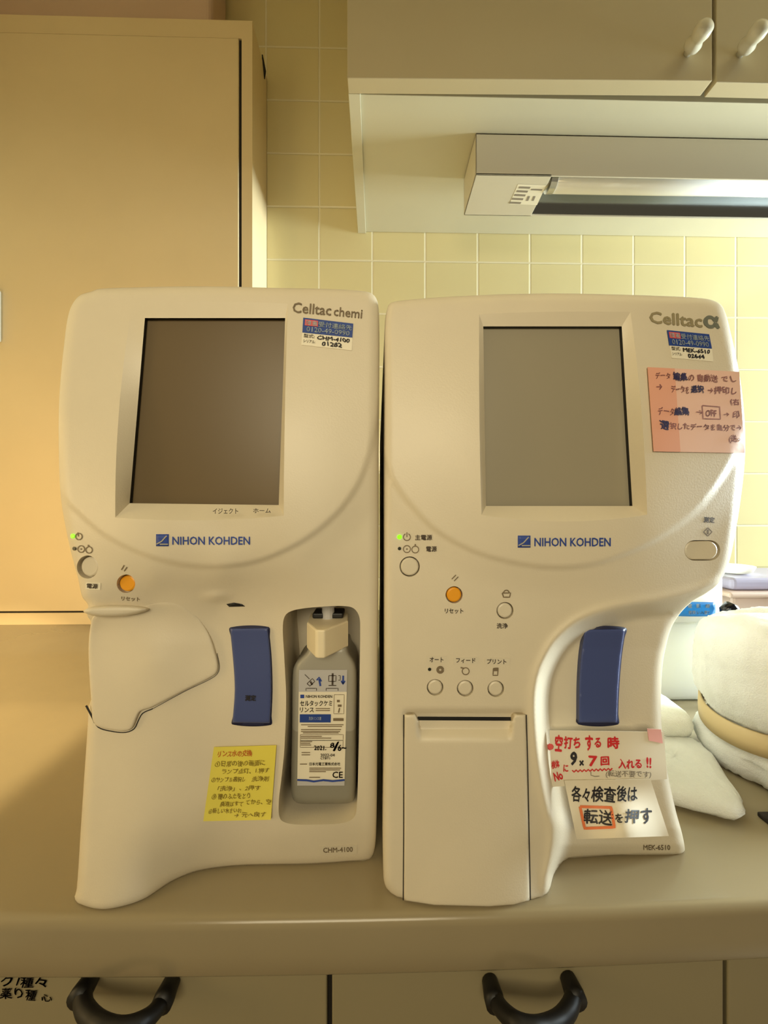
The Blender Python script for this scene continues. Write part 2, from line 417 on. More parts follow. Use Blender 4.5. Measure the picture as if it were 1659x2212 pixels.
def disc(name, cx, cy, r, yf, m, parent, lift=0.0008, n=16):
    A = np.array(circ(cx, cy, r, n)[:-1]); B = np.array(circ(cx, cy, r * 0.7, n)[:-1])
    a = U(A[:, 0], A[:, 1], yf(A[:, 0], A[:, 1]) + 0.0006); b = U(B[:, 0], B[:, 1], yf(B[:, 0], B[:, 1]) - lift)
    mb = MB(); mb.add(np.concatenate([a, b]), [(i, n + i, n + (i + 1) % n, (i + 1) % n) for i in range(n)] + [tuple(range(n, 2 * n))[::-1]])
    return mb.build(name, m, parent)
def button(name, loop, yf, m, parent, inset=2.4, sink=0.0008, label=None):
    L = np.array(loop, float); c = L.mean(0); n = len(L)
    Y0 = float(yf(c[:1], c[1:])[0])
    a = U(L[:, 0], L[:, 1], yf(L[:, 0], L[:, 1])); b = a.copy(); b[:, 1] = Y0 + 0.006
    mb = MB(); f = [(i, n + i, n + (i + 1) % n, (i + 1) % n) for i in range(n)] + [tuple(range(n, 2 * n))]
    mb.add(np.concatenate([a, b]), f)
    ro = np.linalg.norm(L - c, axis=1)[:, None]; dirv = (L - c) / ro
    tp = U(c[0], c[1], Y0)
    sc = Y0 / FP
    rings = []
    for ins, dy in ((inset, 0.006), (inset, sink + 0.0006), (inset + 0.8, sink + 0.0001), (inset + 3.5, sink - 0.0003)):
        R = (L - c) - dirv * ins; rings.append(np.stack([tp[0] + R[:, 0] * sc, np.full(n, Y0 + dy), tp[2] - R[:, 1] * sc], 1))
    bb = MB(); V = np.concatenate(rings); ff = []
    for k in range(3): ff += [(k * n + i, (k + 1) * n + i, (k + 1) * n + (i + 1) % n, k * n + (i + 1) % n) for i in range(n)]
    ff.append(tuple(range(3 * n, 4 * n)))
    bb.add(V, ff)
    o = bb.build(name, m, parent)
    if label: o['label'] = label
    mb.build('button_well', M['plastic'], o)
    return o
def loopc(cx, cy, r, n=28, ry=None): return np.array(circ(cx, cy, r, n, ry=ry)[:-1])

# ------------------------------------------------------------------ the setting
WALL_Y = 0.905
p0, p1 = U(690, 562, WALL_Y), U(1590, 562, WALL_Y)
pitch = float((p1[0] - p0[0]) / 8)
TILE = tile_material(pitch, float(p0[0]), float(U(900, 565, WALL_Y)[2]))
def struct(name, m, *boxes, bevel=0.0):
    mb = MB()
    for b in boxes: mb.box(*b)
    return tag(mb.build(name, m, None, bevel), kind='structure')
struct('wall_back', TILE, (-0.98, 1.6, WALL_Y, WALL_Y + 0.1, 0.0, 2.5))
struct('wall_left', M['paint'], (-1.08, -0.98, -0.6, WALL_Y + 0.1, 0.0, 2.5))
struct('floor', M['floor'], (-1.08, 1.6, -0.6, WALL_Y + 0.1, -0.05, 0.0))
struct('ceiling', M['paint'], (-1.08, 1.6, -0.6, WALL_Y + 0.1, 2.5, 2.55))

# ------------------------------------------------------------------ worktop and base cabinets
def bowY(x):
    d = abs(x); return 0.2174 + (1.14e-4 * min(d, 0.30)**2 + 1.14e-4 * 2 * 0.30 * max(0, d - 0.30)) * 1000 * 0.45
xs = np.linspace(-0.97, 1.4, 80)
ZB = CAMZ - 1006 / FP * 0.2174
prof = []
for a in np.linspace(0, 90, 6): prof.append((0.006 - 0.006 * math.sin(math.radians(a)), COUNTER - 0.006 + 0.006 * math.cos(math.radians(a))))
prof = prof + [(0.0, COUNTER - 0.02), (0.0, ZB + 0.003), (0.0015, ZB + 0.0005), (0.003, ZB)]
vs = []; fs = []
n = len(prof) + 2
for x in xs:
    y = bowY(x)
    vs.append((x, WALL_Y - 0.001, COUNTER))
    for dy, z in prof: vs.append((x, y + dy, z))
    vs.append((x, WALL_Y - 0.001, ZB))
for i in range(len(xs) - 1):
    for k in range(n): fs.append((i * n + k, i * n + (k + 1) % n, (i + 1) * n + (k + 1) % n, (i + 1) * n + k))
fs.append(tuple(range(n))[::-1]); fs.append(tuple(range((len(xs) - 1) * n, len(xs) * n)))
wt = link('worktop', vs, fs, M['worktop'], smooth=True)
tag(wt, 'long beige laminate worktop with rounded front edge carrying both machines', 'worktop')

DY = 0.232
xg1 = [float(U(x, 2130, DY)[0]) for x in (706, 717)]
xg2 = [float(U(x, 2130, DY)[0]) for x in (1563, 1573)]
units = [(-0.97, xg1[0], 'beige base cabinet under the left machine with a handwritten note on its door'),
         (xg1[1], xg2[0], 'beige base cabinet under the right machine with a black bow handle'),
         (xg2[1], 1.1, 'beige base cabinet at the far right under the towels')]
ups = []
for i, (xa, xb, lab) in enumerate(units):
    t = thing('base_cabinet', ((xa + xb) / 2, 0.5, 0.0), lab, 'cabinet', 'base cabinets under the worktop')
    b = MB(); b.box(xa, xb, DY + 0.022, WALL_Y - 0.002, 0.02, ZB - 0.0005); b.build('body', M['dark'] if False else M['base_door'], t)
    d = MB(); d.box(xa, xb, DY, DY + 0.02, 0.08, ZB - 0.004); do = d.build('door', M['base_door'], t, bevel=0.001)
    g = MB(); g.box(xb, units[min(i + 1, 2)][0], DY + 0.004, DY + 0.03, 0.08, ZB - 0.004)
    if i < 2: g.build('door_gap_black', M['black'], t)  # black filler paints the darkness of the deep gap between doors
    ups.append((t, do))
def bow_handle(door, pts):
    P = spline([(a, b) for a, b, _ in pts], 12, False); Ys = np.interp(np.linspace(0, 1, len(P)), np.linspace(0, 1, len(pts)), [c for _, _, c in pts])
    W = U(P[:, 0], P[:, 1], Ys)
    mb = MB(); mb.tube(W, 0.0047, 14)
    for e in (0, -1): mb.lathe([(0.006, 0.0), (0.0062, 0.004), (0.005, 0.012), (0.001, 0.014)], 14, (W[e][0], DY - 0.0125, W[e][2]), 'Y')
    o = mb.build('handle', M['black'], door, smooth=True); o['label'] = 'black curved bow handle'
bow_handle(ups[0][1], [(178, 2143, .224), (183, 2180, .214), (215, 2212, .206), (262, 2222, .204), (315, 2203, .208), (345, 2172, .216), (357, 2152, .224)])
bow_handle(ups[1][1], [(1066, 2152, .224), (1085, 2182, .214), (1118, 2210, .206), (1160, 2220, .204), (1205, 2206, .208), (1230, 2178, .215), (1240, 2146, .224)])
flat = lambda Y: (lambda x, y: np.full(np.shape(x), Y))
t = text('handwritten_note', [('グ/種々', quad(52, 2121, 98, 24, 3)), ('薬り種', quad(40, 2147, 78, 24, 4)), ('心', quad(100, 2157, 22, 16, 0))], None, flat(DY), M['ink_black'], ups[0][1], bold=0.02, hand=0.8)

# ------------------------------------------------------------------ tall cabinet on the left
TY = 0.800
xr = float(U(545, 700, TY)[0]); xd = float(U(516, 700, TY)[0]); xd2 = float(U(522, 700, TY)[0])
ztop = float(U(545, 45, TY)[2]); zd1 = float(U(400, 82, TY)[2]); zd0 = float(U(90, 1320, TY)[2]); zlow = float(U(90, 1324, TY)[2])
t = thing('tall_cabinet', (-0.6, 0.86, COUNTER), 'tall cream cupboard with one flat door standing on the worktop at left', 'cabinet')
b = MB(); b.box(-0.96, xr, TY + 0.018, WALL_Y - 0.001, COUNTER, ztop)
b.box(xd2, xr, TY, TY + 0.018, COUNTER, ztop); b.box(-0.96, xd2, TY, TY + 0.018, COUNTER, zlow); b.box(-0.96, xd2, TY, TY + 0.018, zd1 + 0.002, ztop)
b.build('body', M['tall_cab'], t)
d = MB(); d.box(-0.93, xd, TY - 0.002, TY + 0.014, zd0, zd1); do = d.build('door', M['tall_cab'], t, bevel=0.0015)
g = MB(); g.box(xd + 0.0002, xd2 - 0.0002, TY + 0.002, TY + 0.016, zd0, zd1); g.box(-0.93, xd2, TY + 0.001, TY + 0.016, zlow + 0.0002, zd0 - 0.0002)
g.build('door_gap_shade', M['dark'], t)['label'] = 'dark strip painted as shade in the door gap'  # dark filler puts the shade of the open gap into the colour
hx = float(U(7, 690, TY)[0]); hz0, hz1 = float(U(5, 742, TY)[2]), float(U(5, 630, TY)[2])
h = MB(); h.box(hx - 0.018, hx, TY - 0.016, TY - 0.002, hz0, hz1); h.build('handle', M['knob'], do, bevel=0.004)
q = U(571, 150, 0.88); s = MB(); s.tube([(xr + 0.0005, .868, q[2] + .02), (xr + 0.0012, .874, q[2] + .006), (xr + 0.0012, .88, q[2] - .004), (xr + .0005, .884, q[2] - .018)], [.0015, .003, .0045, .0015], 8)
s.build('caulk_gap', M['dark'], t, smooth=True)
bx = float(U(452, 40, TY)[0])
mb = MB(); mb.box(-0.955, bx, 0.812, 0.895, ztop + 0.0005, ztop + 0.22)
o = mb.build('storage_box', M['box_mauve'], None, bevel=0.012, seg=4); tag(o, 'mauve brown storage box lying on top of the tall cupboard', 'box')

# ------------------------------------------------------------------ wall cabinet and its lamp
UY = 0.580; UZB = 1.095 + 0.697
ux = float(U(750, 180, UY)[0]); xgap0, xgap1 = float(U(1529, 120, UY)[0]), float(U(1540, 120, UY)[0]); xend = 1.2
t = thing('wall_cabinet', (0.5, 0.75, UZB), 'beige wall cabinet with two flat doors above the right machine', 'cabinet')
b = MB(); tk = 0.020
b.box(ux, ux + tk, UY + 0.023, WALL_Y - 0.001, UZB, 2.45); b.box(xend - tk, xend, UY + 0.023, WALL_Y - 0.001, UZB, 2.45)
b.box(ux + tk, xend - tk, UY + 0.027, WALL_Y - 0.001, UZB + 0.004, UZB + 0.024); b.box(ux + tk, xend - tk, UY + 0.027, WALL_Y - 0.001, 2.42, 2.45)
b.box(ux + tk, xend - tk, WALL_Y - 0.012, WALL_Y - 0.001, UZB + 0.024, 2.42)
b.build('body', M['white_cab'], t, bevel=0.0008)
def door(xa, xb, open_deg, off, knobpx):
    mb = MB(); mb.box(0, xb - xa, 0, 0.022, UZB - 0.001, 2.44)
    a = math.radians(open_deg)
    mb.v = [(xa + x * math.cos(a) + y * math.sin(a), UY - off - x * math.sin(a) + y * math.cos(a), z) for x, y, z in mb.v]
    o = mb.build('door', M['upper_door'], t, bevel=0.001)
    yk = UY - off - (U(knobpx[0], knobpx[1], UY)[0] - xa) * math.sin(a)
    k = U(knobpx[0], knobpx[1], yk); kb = MB()
    prof = [(0.006, 0.0), (0.0065, -0.004), (0.0125, -0.008), (0.0135, -0.013), (0.0105, -0.018), (0.0115, -0.021), (0.0135, -0.027), (0.0125, -0.034), (0.008, -0.037), (0.001, -0.0375)]
    kb.lathe(prof, 24, (k[0], k[1], k[2]), 'Y')
    kb.f = [f[::-1] for f in kb.f]
    kb.build('knob', M['knob'], o, smooth=True)['label'] = 'pale rounded double lobed knob'
door(ux, xgap0, 0.75, 0.0, (1484, 116)); door(xgap1, xend, 0.0, 0.006, (1598, 118))

LY = 0.664; lx0 = float(U(1028, 340, LY)[0]); lz0 = CAMZ + 0.624; LB = 0.756; lz1 = UZB + 0.0035
xo = float(U(1192, 380, LY)[0]); lxe = 0.95
t = thing('strip_lamp', (0.5, 0.71, lz0), 'cream fluorescent strip lamp fixed under the wall cabinet, switched off', 'lamp')
b = MB()
b.box(lx0, lxe, LY, LY + 0.0025, lz0, lz1); b.box(lx0, lxe, LB - 0.0025, LB, lz0, lz1); b.box(lx0, xo, LY, LB, lz0, lz0 + 0.003)
b.box(lx0, lx0 + 0.002, LY, LB, lz0, lz1); b.box(lx0, lxe, LY, LB, lz1 - 0.003, lz1); b.box(xo - 0.002, xo, LY + 0.003, LB - 0.003, lz0 + 0.003, lz1 - 0.003)
b.build('housing', M['lamp_metal'], t, bevel=0.0008)
rf = MB(); prof = []
for i in range(15):
    a = i / 14; y = LY + 0.003 + (LB - LY - 0.006) * a; z = lz0 + 0.004 + 0.042 * math.sin(math.pi * min(1, a * 1.05 + 0.0)) ** 0.7 if a < 0.97 else lz0 + 0.003
    prof.append((y, z))
vs = [(x, y, z) for x in (xo + 0.001, lxe - 0.002) for y, z in prof]; k = len(prof)
rf.add(vs, [(i, i + 1, k + i + 1, k + i) for i in range(k - 1)])
rf.build('reflector', M['chrome'], t, smooth=True)['label'] = 'shiny curved reflector'
ty, tz, tr = LY + 0.028, lz0 + 0.016, 0.0190
tb = MB(); tb.lathe([(tr * 0.9, xo + 0.012), (tr, xo + 0.0125), (tr, lxe - 0.03)], 28, (0, 0, 0))
tb.v = [(z, ty + x, tz + y) for x, y, z in tb.v]; tb.build('tube', M['tube'], t, smooth=True)['label'] = 'white glass tube'
tb = MB(); tb.lathe([(tr * 0.7, xo), (tr * 0.75, xo + 0.003), (tr * 0.55, xo + 0.004), (tr * 0.55, xo + 0.006), (tr * 1.03, xo + 0.0062), (tr * 1.03, xo + 0.0185)], 24, (0, 0, 0))
tb.v = [(z, ty + x, tz + y) for x, y, z in tb.v]; tb.build('tube_cap', M['silver'], t)
def under(px0, py0, px1, py1, z):      # quad corners on the lamp's underside
    return [UZ(px, py, z) for px, py in ((px0, py0), (px1, py1))]
def undermesh(name, quads, m, parent, z=lz0 - 0.0003):
    mb = MB()
    for q in quads: mb.add([UZ(x, y, z) for x, y in q], [(0, 1, 2, 3)])
    return mb.build(name, m, parent)
st = undermesh('rating_label', [[(1119, 398), (1180, 400), (1160, 443), (1100, 441)]], M['sticker_white'], t, lz0 - 0.0003)
undermesh('printed_lines', [[(1122 - 5 * k, 403 + 8.2 * k), (1146 - 5 * k, 404 + 8.2 * k), (1144 - 5 * k, 408 + 8.2 * k), (1120 - 5 * k, 407 + 8.2 * k)] for k in range(5)] +
          [[(1148, 408), (1172, 409), (1170, 412), (1146, 411)], [(1140, 424), (1145, 424), (1141, 434), (1136, 434)], [(1152, 424), (1157, 424), (1153, 434), (1148, 434)]], M['ink_pencil'], st, lz0 - 0.0006)

# ------------------------------------------------------------------ the two analysers
D0 = 0.226
def fb(px, py): return (Yc(px, py) - D0) * 1000
def screen_sides(c, sag, nside=24):
    """c: TL,TR,BR,BL ; sag: outward bulge of top,right,bottom,left in px"""
    out = []
    for i in range(4):
        a = np.array(c[i], float); b = np.array(c[(i + 1) % 4], float); d = (b - a); nrm = np.array([d[1], -d[0]]); nrm /= np.linalg.norm(nrm)
        for k in range(nside):
            s = k / nside; out.append(a + d * s + nrm * sag[i] * 4 * s * (1 - s))
    return np.array(out)
def screen(parent, yf, outer, inner, mscreen, depth, lab):
    n = len(outer); c = inner.mean(0)
    ys = float(yf(c[:1], c[1:])[0]) + depth
    tilt = lambda x, y: ys + (np.asarray(y) - c[1]) * 0.0 + np.zeros(np.shape(x))
    a = U(outer[:, 0], outer[:, 1], yf(outer[:, 0], outer[:, 1])); e = U(inner[:, 0], inner[:, 1], tilt(inner[:, 0], inner[:, 1]))
    fr = MB(); q = n // 4; K = 6
    for sd in range(4):
        ids = [(sd * q + i) % n for i in range(q + 1)]
        V = np.concatenate([a[ids] * (1 - t / K) + e[ids] * (t / K) for t in range(K + 1)]); w = q + 1
        fr.add(V, [(k * w + i, (k + 1) * w + i, (k + 1) * w + i + 1, k * w + i + 1) for k in range(K) for i in range(q)])
    fr.build('screen_frame', M['plastic'], parent, smooth=True)
    g = e.copy(); g[:, 1] += 0.0026
    gk = MB(); gk.add(np.concatenate([e, g]), [(i, n + i, n + (i + 1) % n, (i + 1) % n) for i in range(n)]); gk.build('screen_gap_shade', M['black'], parent)['label'] = 'thin black wall painted as shade in the screen gap'  # black colour stands for the shade in the gap around the screen
    s = g.copy(); s[:, 1] += 0.0001; b = s.copy(); b[:, 1] += 0.002
    sm = MB(); sm.add(np.concatenate([s, b]), [tuple(range(n)), tuple(range(n, 2 * n))[::-1]] + [(i, n + i, n + (i + 1) % n, (i + 1) % n)[::-1] for i in range(n)])
    sm.build('screen', mscreen, parent)['label'] = lab
def logo(parent, yf, x, y, s, q):
    b = shell('logo_mark', linear([(x, y), (x + s, y), (x + s, y + s * .96), (x, y + s * .96)], 6), lambda a, c: yf(a, c) - 0.0004, M['logo'], parent, back=('rel', .0006))
    symbols('logo_stripe', [([(x + 1, y + s * .8), (x + s * .45, y + s * .56), (x + s * .85, y + s * .12)], s * .09), ([(x + s * .3, y + s * .80), (x + s - 1, y + s * .80)], s * .09)], yf, M['silver_print'], b, lift=.0007)
    text('lettering', 'NIHON KOHDEN', q, yf, M['logo'], parent, bold=0.022)
def sticker(parent, yf, blue, white, num, ser, model):
    w = patch('service_sticker', white, yf, M['sticker_white'], parent, 6, 4, lift=.0003)
    patch('blue_panel', blue, yf, M['sticker_blue'], w, 8, 4, lift=.0005)
    patch('red_panel', sub(blue, .04, .10, .30, .50), yf, M['sticker_red'], w, 4, 3, lift=.0007)
    text('sticker_text', [('障害', sub(blue, .06, .13, .29, .48)), ('受付連絡先', sub(blue, .31, .13, .98, .50)), ('0120-49-0990', sub(blue, .08, .56, .94, .90))], None, yf, M['sticker_text'], w, bold=.01, lift=.0009)
    text('sticker_print', [('型式:', sub(white, .03, .07, .25, .36)), ('シリアル:', sub(white, .03, .53, .27, .76))], None, yf, M['ink_dark'], w, bold=.01, lift=.0007)
    text('handwriting', [(model, sub(white, .30, .10, .95, .42)), (ser, sub(white, .40, .52, .80, .86))], None, yf, M['ink_black'], w, bold=.045, lift=.0007, hand=.8)
BACK = 0.655

# ---- left analyser
ctrlA = [(200, 640, 13), (480, 632, 11), (800, 640, 12), (135, 880, 9), (330, 900, 1), (640, 900, 0), (812, 880, 7), (140, 1080, 7), (480, 1150, -1), (812, 1120, 6), (175, 1250, 6), (330, 1250, 3), (480, 1230, 2), (640, 1230, 3), (812, 1230, 7),
         (190, 1300, 7), (330, 1305, 14), (480, 1312, 20), (600, 1310, 16), (810, 1310, 9),
         (205, 1360, 18), (205, 1450, 17), (330, 1430, 15), (470, 1440, 22), (600, 1440, 18), (700, 1500, 12), (810, 1460, 9),
         (195, 1620, 13), (330, 1640, 10), (470, 1660, 16), (600, 1680, 15), (700, 1780, 13), (808, 1680, 10),
         (182, 1790, 5), (300, 1800, 2), (420, 1800, 9), (600, 1800, 14), (806, 1790, 14)]
botA = [(166, 1918), (161, 1945), (172, 1961), (218, 1972), (267, 1965), (317, 1947), (371, 1911), (425, 1888), (507, 1876), (600, 1873), (688, 1871), (774, 1865)]
ctrlA += [(x, y, fb(x, y) - 4.5) for x, y in botA[2:]]
tpsA = tps(ctrlA, 0.002)
outA = spline([(200, 629), (213, 624), (290, 621), (371, 619), (480, 619), (597, 622), (700, 624), (775, 628), (803, 634), (815, 650), (819, 690), (819, 850), (818, 997), (818, 1178), (816, 1400), (815, 1600), (813, 1782), (808, 1840), (795, 1860), (774, 1865),
               (688, 1871), (600, 1873), (507, 1876), (425, 1888), (371, 1911), (317, 1947), (267, 1965), (218, 1972), (172, 1961), (161, 1945), (166, 1918), (175, 1782), (184, 1647), (189, 1575), (192, 1527), (198, 1505), (198, 1420), (197, 1345), (188, 1328), (190, 1306),
               (178, 1290), (168, 1246), (150, 1178), (132, 1078), (127, 974), (128, 861), (138, 748), (150, 672), (170, 640)], 6)
discA = [(0, 1000), (127, 1000), (134, 1060), (180, 1112), (240, 1160), (330, 1200), (430, 1220), (540, 1212), (640, 1172), (720, 1112), (775, 1036), (806, 935), (818, 860), (1000, 860), (1000, 300), (0, 300)]
discA = np.concatenate([[discA[0]], spline(discA[1:13], 10, False), discA[13:]])
def signed(x, y, poly): 
    x = np.asarray(x, float); y = np.asarray(y, float); sh = x.shape; x, y = np.atleast_1d(x).ravel(), np.atleast_1d(y).ravel()
    return (pdist(x, y, poly) * np.where(inside(x, y, poly), -1, 1)).reshape(sh)
def YA(x, y):
    f = tpsA(x, y); s = signed(x, y, discA)
    f = f + 2.3 * sst(-2, 10, s) + 1.6 * sst(0, 70, s)
    f = f - 2.2 * np.exp(-(((np.asarray(x) - 468) / 26)**2 + ((np.asarray(y) - 1288) / 10)**2))
    return D0 + f / 1000
LA = (0.5 * (U(161, 1945, D0)[0] + U(819, 1900, D0)[0]), 0.44, COUNTER)
A = thing('blood_analyzer', LA, 'ivory tabletop analyser at left with brown dark screen, yellow note and bottle niche', 'medical analyser', 'tabletop blood analysers')
outerA = screen_sides([(285, 660), (622, 656), (613, 1114), (249, 1118)], (6, -2, 8, 10)); innerA = screen_sides([(313, 687), (616, 687), (602, 1091), (280, 1087)], (0, 0, 0, 0))
niche = spline([(618, 1511), (614, 1420), (611, 1350), (618, 1327), (640, 1317), (690, 1311), (742, 1309), (764, 1314), (776, 1332), (778, 1360), (777, 1450), (776, 1556), (774, 1650), (771, 1737), (766, 1764), (745, 1777), (688, 1781), (630, 1780), (606, 1770), (602, 1737), (608, 1680), (614, 1620)], 6)
pbA = loopc(189, 1225, 23, 30, 25); obA = loopc(272, 1261, 20, 28)
slotA = linear([(489, 1305), (505, 1302), (522, 1305), (529, 1310), (495, 1311)], 6)
shell('body', outA, YA, M['plastic'], A, holes=[outerA, niche, pbA, obA], step=6, rim=(20, 0.006), back=('abs', BACK), zmin=COUNTER + 0.0003)
screen(A, YA, outerA, innerA, M['screen_brown'], 0.010, 'blank brownish screen')
NB = 0.292
nv = U(niche[:, 0], niche[:, 1], YA(niche[:, 0], niche[:, 1])); nb = nv.copy(); nb[:, 1] = NB; n = len(niche)
mb = MB(); md = nv.copy(); md[:, 1] = nv[:, 1] * 0.5 + NB * 0.5
mb.add(np.concatenate([nv, md, nb]), [(k * n + i, k * n + n + i, k * n + n + (i + 1) % n, k * n + (i + 1) % n) for k in range(2) for i in range(n)] + [tuple(range(2 * n, 3 * n))])
o = mb.build('bottle_niche', M['plastic'], A); o['label'] = 'recess holding the bottle'
for p in list(o.data.polygons)[:-1]: p.use_smooth = True
button('power_button', pbA, YA, M['plastic_worn'], A, inset=4, sink=0.0022); button('reset_button', obA, YA, M['orange'], A, inset=2.5, sink=0.0016, label='orange reset button')
disc('indicator_light', 157, 1158, 5, YA, M['led_on'], A)['label'] = 'glowing green light'
disc('indicator_light', 160, 1185, 4.2, YA, M['led_off'], A)['label'] = 'unlit dark light'
symbols('printed_symbol', [(circ(170, 1159, 7), 2), ([(168, 1150), (169, 1159)], 2), (circ(175, 1186, 7.2), 2), (circ(175, 1186, 1, 6), 2), (circ(192, 1188, 7), 2), ([(190, 1177), (192, 1182)], 3), ([(262, 1231), (268, 1221)], 2.2), ([(268, 1234), (274, 1225)], 2.2)], YA, M['ink_grey'], A)
pw = patch('button_sticker', quad(201, 1266, 32, 15, 3), YA, M['sticker_white'], A, 4, 3)
text('sticker_text', '電源', quad(199, 1266, 24, 11, 3), YA, M['ink_dark'], pw, bold=.03, lift=.0006)
text('lettering', 'リセット', quad(282, 1294, 40, 9, 3), YA, M['ink_grey'], A, bold=.02)
text('lettering', [('イジェクト', quad(487, 1104, 55, 12)), ('ホーム', quad(566, 1103, 38, 10))], None, lambda x, y: YA(x, y) + .002, M['ink_dark'], A, bold=.02, lift=.0075)
text('lettering', [('Celltac', quad(674, 667, 84, 23, 4.5)), ('chemi', quad(752, 675, 62, 20, 5.5))], None, YA, M['ink_grey'], A, bold=.02)
sticker(A, YA, [(655, 686), (763, 699), (761, 729), (653, 718)], [(653, 718), (761, 729), (760, 757), (651, 745)], '', '01282', 'CHM-4100')
logo(A, YA, 337, 1154, 27, quad(456, 1168, 168, 18, 0))
model_tag = patch('model_plate', quad(731, 1836, 80, 20, -2), YA, M['sticker_white'] if False else M['plastic_worn'], A, 4, 2)
text('model_text', 'CHM-4100', quad(730, 1836, 64, 11, -2), YA, M['ink_grey'], model_tag, bold=.02, lift=.0006)
flap = spline([(199, 1336), (260, 1322), (320, 1303), (371, 1299), (416, 1321), (448, 1362), (466, 1412), (471, 1443), (462, 1459), (400, 1491), (326, 1529), (303, 1537), (294, 1554), (286, 1572), (272, 1579), (240, 1577), (209, 1568), (199, 1548)], 5)
shell('cover_flap', flap, lambda x, y: YA(x, y) - 0.0001 - 0.0024 * sst(1322, 1400, np.asarray(y)), M['plastic'], A, step=7, rim=(5, 0.0016), back=('rel', 0.003))['label'] = 'hinged rounded cover flap'
lipp = spline([(180, 1321), (195, 1312), (240, 1308), (290, 1309), (320, 1316), (300, 1325), (255, 1332), (205, 1331)], 4)
shell('flap_lip', lipp, lambda x, y: D0 + 0.006 + (np.asarray(x) - 180) * 0.00005, M['plastic'], A, step=5, rim=(8, 0.004), back=('rel', 0.02))
fe = spline([(186, 1524), (200, 1550), (212, 1571), (242, 1580), (272, 1582), (290, 1574), (299, 1556), (308, 1541), (330, 1531)], 6, False)
ribbons('flap_seam_shade', [(fe[:8], 5), (fe[7:], 2.2), (spline([(330, 1531), (400, 1493), (464, 1461), (474, 1444), (469, 1411)], 6, False), 1.1)], YA, M['dark'], A, lift=.0002)  # dark ribbons paint the shade in the flap gap and under its lip
shell('drip_slot', slotA, lambda x, y: YA(x, y) - .0004, M['black'], A, back=('rel', .001))
def lever(parent, yf, pts, up):
    P = np.array(pts); c = P.mean(0)
    shell('lever_gap_shade', spline(c + (P - c) * 1.03 + 1, 5), lambda x, y: yf(x, y) - 0.0005, M['navy'], parent, step=8, back=('rel', .002))  # navy outline paints the shadow gap around the lever
    return shell('start_lever', linear(P, 6), lambda x, y: yf(x, y) - 0.0030, M['blue'], parent, step=6, rim=(4, 0.0013), back=('rel', 0.004))
def side(pts): return [tuple(p) for p in spline(pts, 20, False)]
lv = lever(A, YA, side([(497, 1358), (504, 1430), (507, 1490), (502, 1561)]) + side([(583, 1562), (586, 1490), (584, 1420), (578, 1357)]), 0)
lv['label'] = 'dark blue curved start lever'
text('lever_text', '測定', quad(541, 1508, 24, 13), lambda x, y: YA(x, y) - .003, M['ink_black'], lv, bold=.05)

# reagent bottle in the niche
BY = 0.249
fl = flat(BY)
zf = COUNTER
bz = float(U(700, 1733, BY)[2])
bo = spline([(629, 1700), (631, 1560), (633, 1450), (640, 1430), (662, 1408), (668, 1396), (748, 1396), (754, 1410), (765, 1428), (770, 1450), (769, 1560), (768, 1700), (764, 1728), (750, 1735), (690, 1736), (645, 1735), (632, 1725)], 5)
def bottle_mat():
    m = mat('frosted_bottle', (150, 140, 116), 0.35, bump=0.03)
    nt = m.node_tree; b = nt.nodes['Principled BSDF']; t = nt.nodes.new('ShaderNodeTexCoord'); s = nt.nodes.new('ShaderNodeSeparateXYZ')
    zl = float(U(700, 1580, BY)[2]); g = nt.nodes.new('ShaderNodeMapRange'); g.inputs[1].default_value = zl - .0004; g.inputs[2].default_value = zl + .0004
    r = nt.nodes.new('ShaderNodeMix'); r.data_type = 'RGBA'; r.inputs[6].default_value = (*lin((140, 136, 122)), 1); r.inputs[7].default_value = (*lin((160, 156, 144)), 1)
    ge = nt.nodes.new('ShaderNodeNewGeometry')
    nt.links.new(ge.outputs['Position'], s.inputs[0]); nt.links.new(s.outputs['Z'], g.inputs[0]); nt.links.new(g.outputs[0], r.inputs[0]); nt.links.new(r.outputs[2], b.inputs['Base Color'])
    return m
B = thing('reagent_bottle', (U(700, 1733, BY)[0], BY + .015, bz), 'grey translucent rinse bottle with cream cap standing in the niche of the left machine', 'bottle')
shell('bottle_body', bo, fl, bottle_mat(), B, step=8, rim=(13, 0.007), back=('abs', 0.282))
zt, zb = CAMZ - 254 / FP * .235, CAMZ - 315 / FP * .235
pl = [(681, .236), (686, .2345), (701, .2345), (752, .255), (752, .276), (672, .276), (663, .252)]
top = [U(x, 1360, y) for x, y in pl]; k = len(pl)
mb = MB(); mb.add([(p[0], p[1], zt) for p in top] + [(p[0], p[1], zb) for p in top], [tuple(range(k)), tuple(range(k, 2 * k))[::-1]] + [(i, k + i, k + (i + 1) % k, (i + 1) % k) for i in range(k)])
cp = mb.build('cap', M['bottle_cap'], B, bevel=0.001); cp['label'] = 'cream wedge shaped cap'
nx = U(709, 1330, .262); mb = MB(); mb.lathe([(.0045, 0), (.0045, .009), (.0062, .0095), (.0062, .014), (.003, .015)], 16, (nx[0], .262, zt - .001)); mb.build('spout', M['label_grey'], cp, smooth=False)
mb = MB(); mb.box(nx[0] - .011, nx[0] + .011, .259, .274, zt + .0002, zt + .004); mb.build('cap_dark_top', M['black'], cp, bevel=.001)  # black block for the dark top of the cap
lq = [(646, 1447), (750, 1447), (744, 1697), (642, 1697)]
lab = patch('bottle_label', lq, fl, M['sticker_white'], B, 4, 4, lift=.0003); lab['label'] = 'white printed paper label'
patch('label_header', sub(lq, 0.0, 0, 1, .19), fl, M['label_grey'], lab, 2, 2, lift=.0006)
patch('label_footer', sub(lq, 0.0, .965, 1, 1), fl, M['label_grey'], lab, 2, 2, lift=.0006)
L = lambda u, v: tuple(bil(lq, u, v))
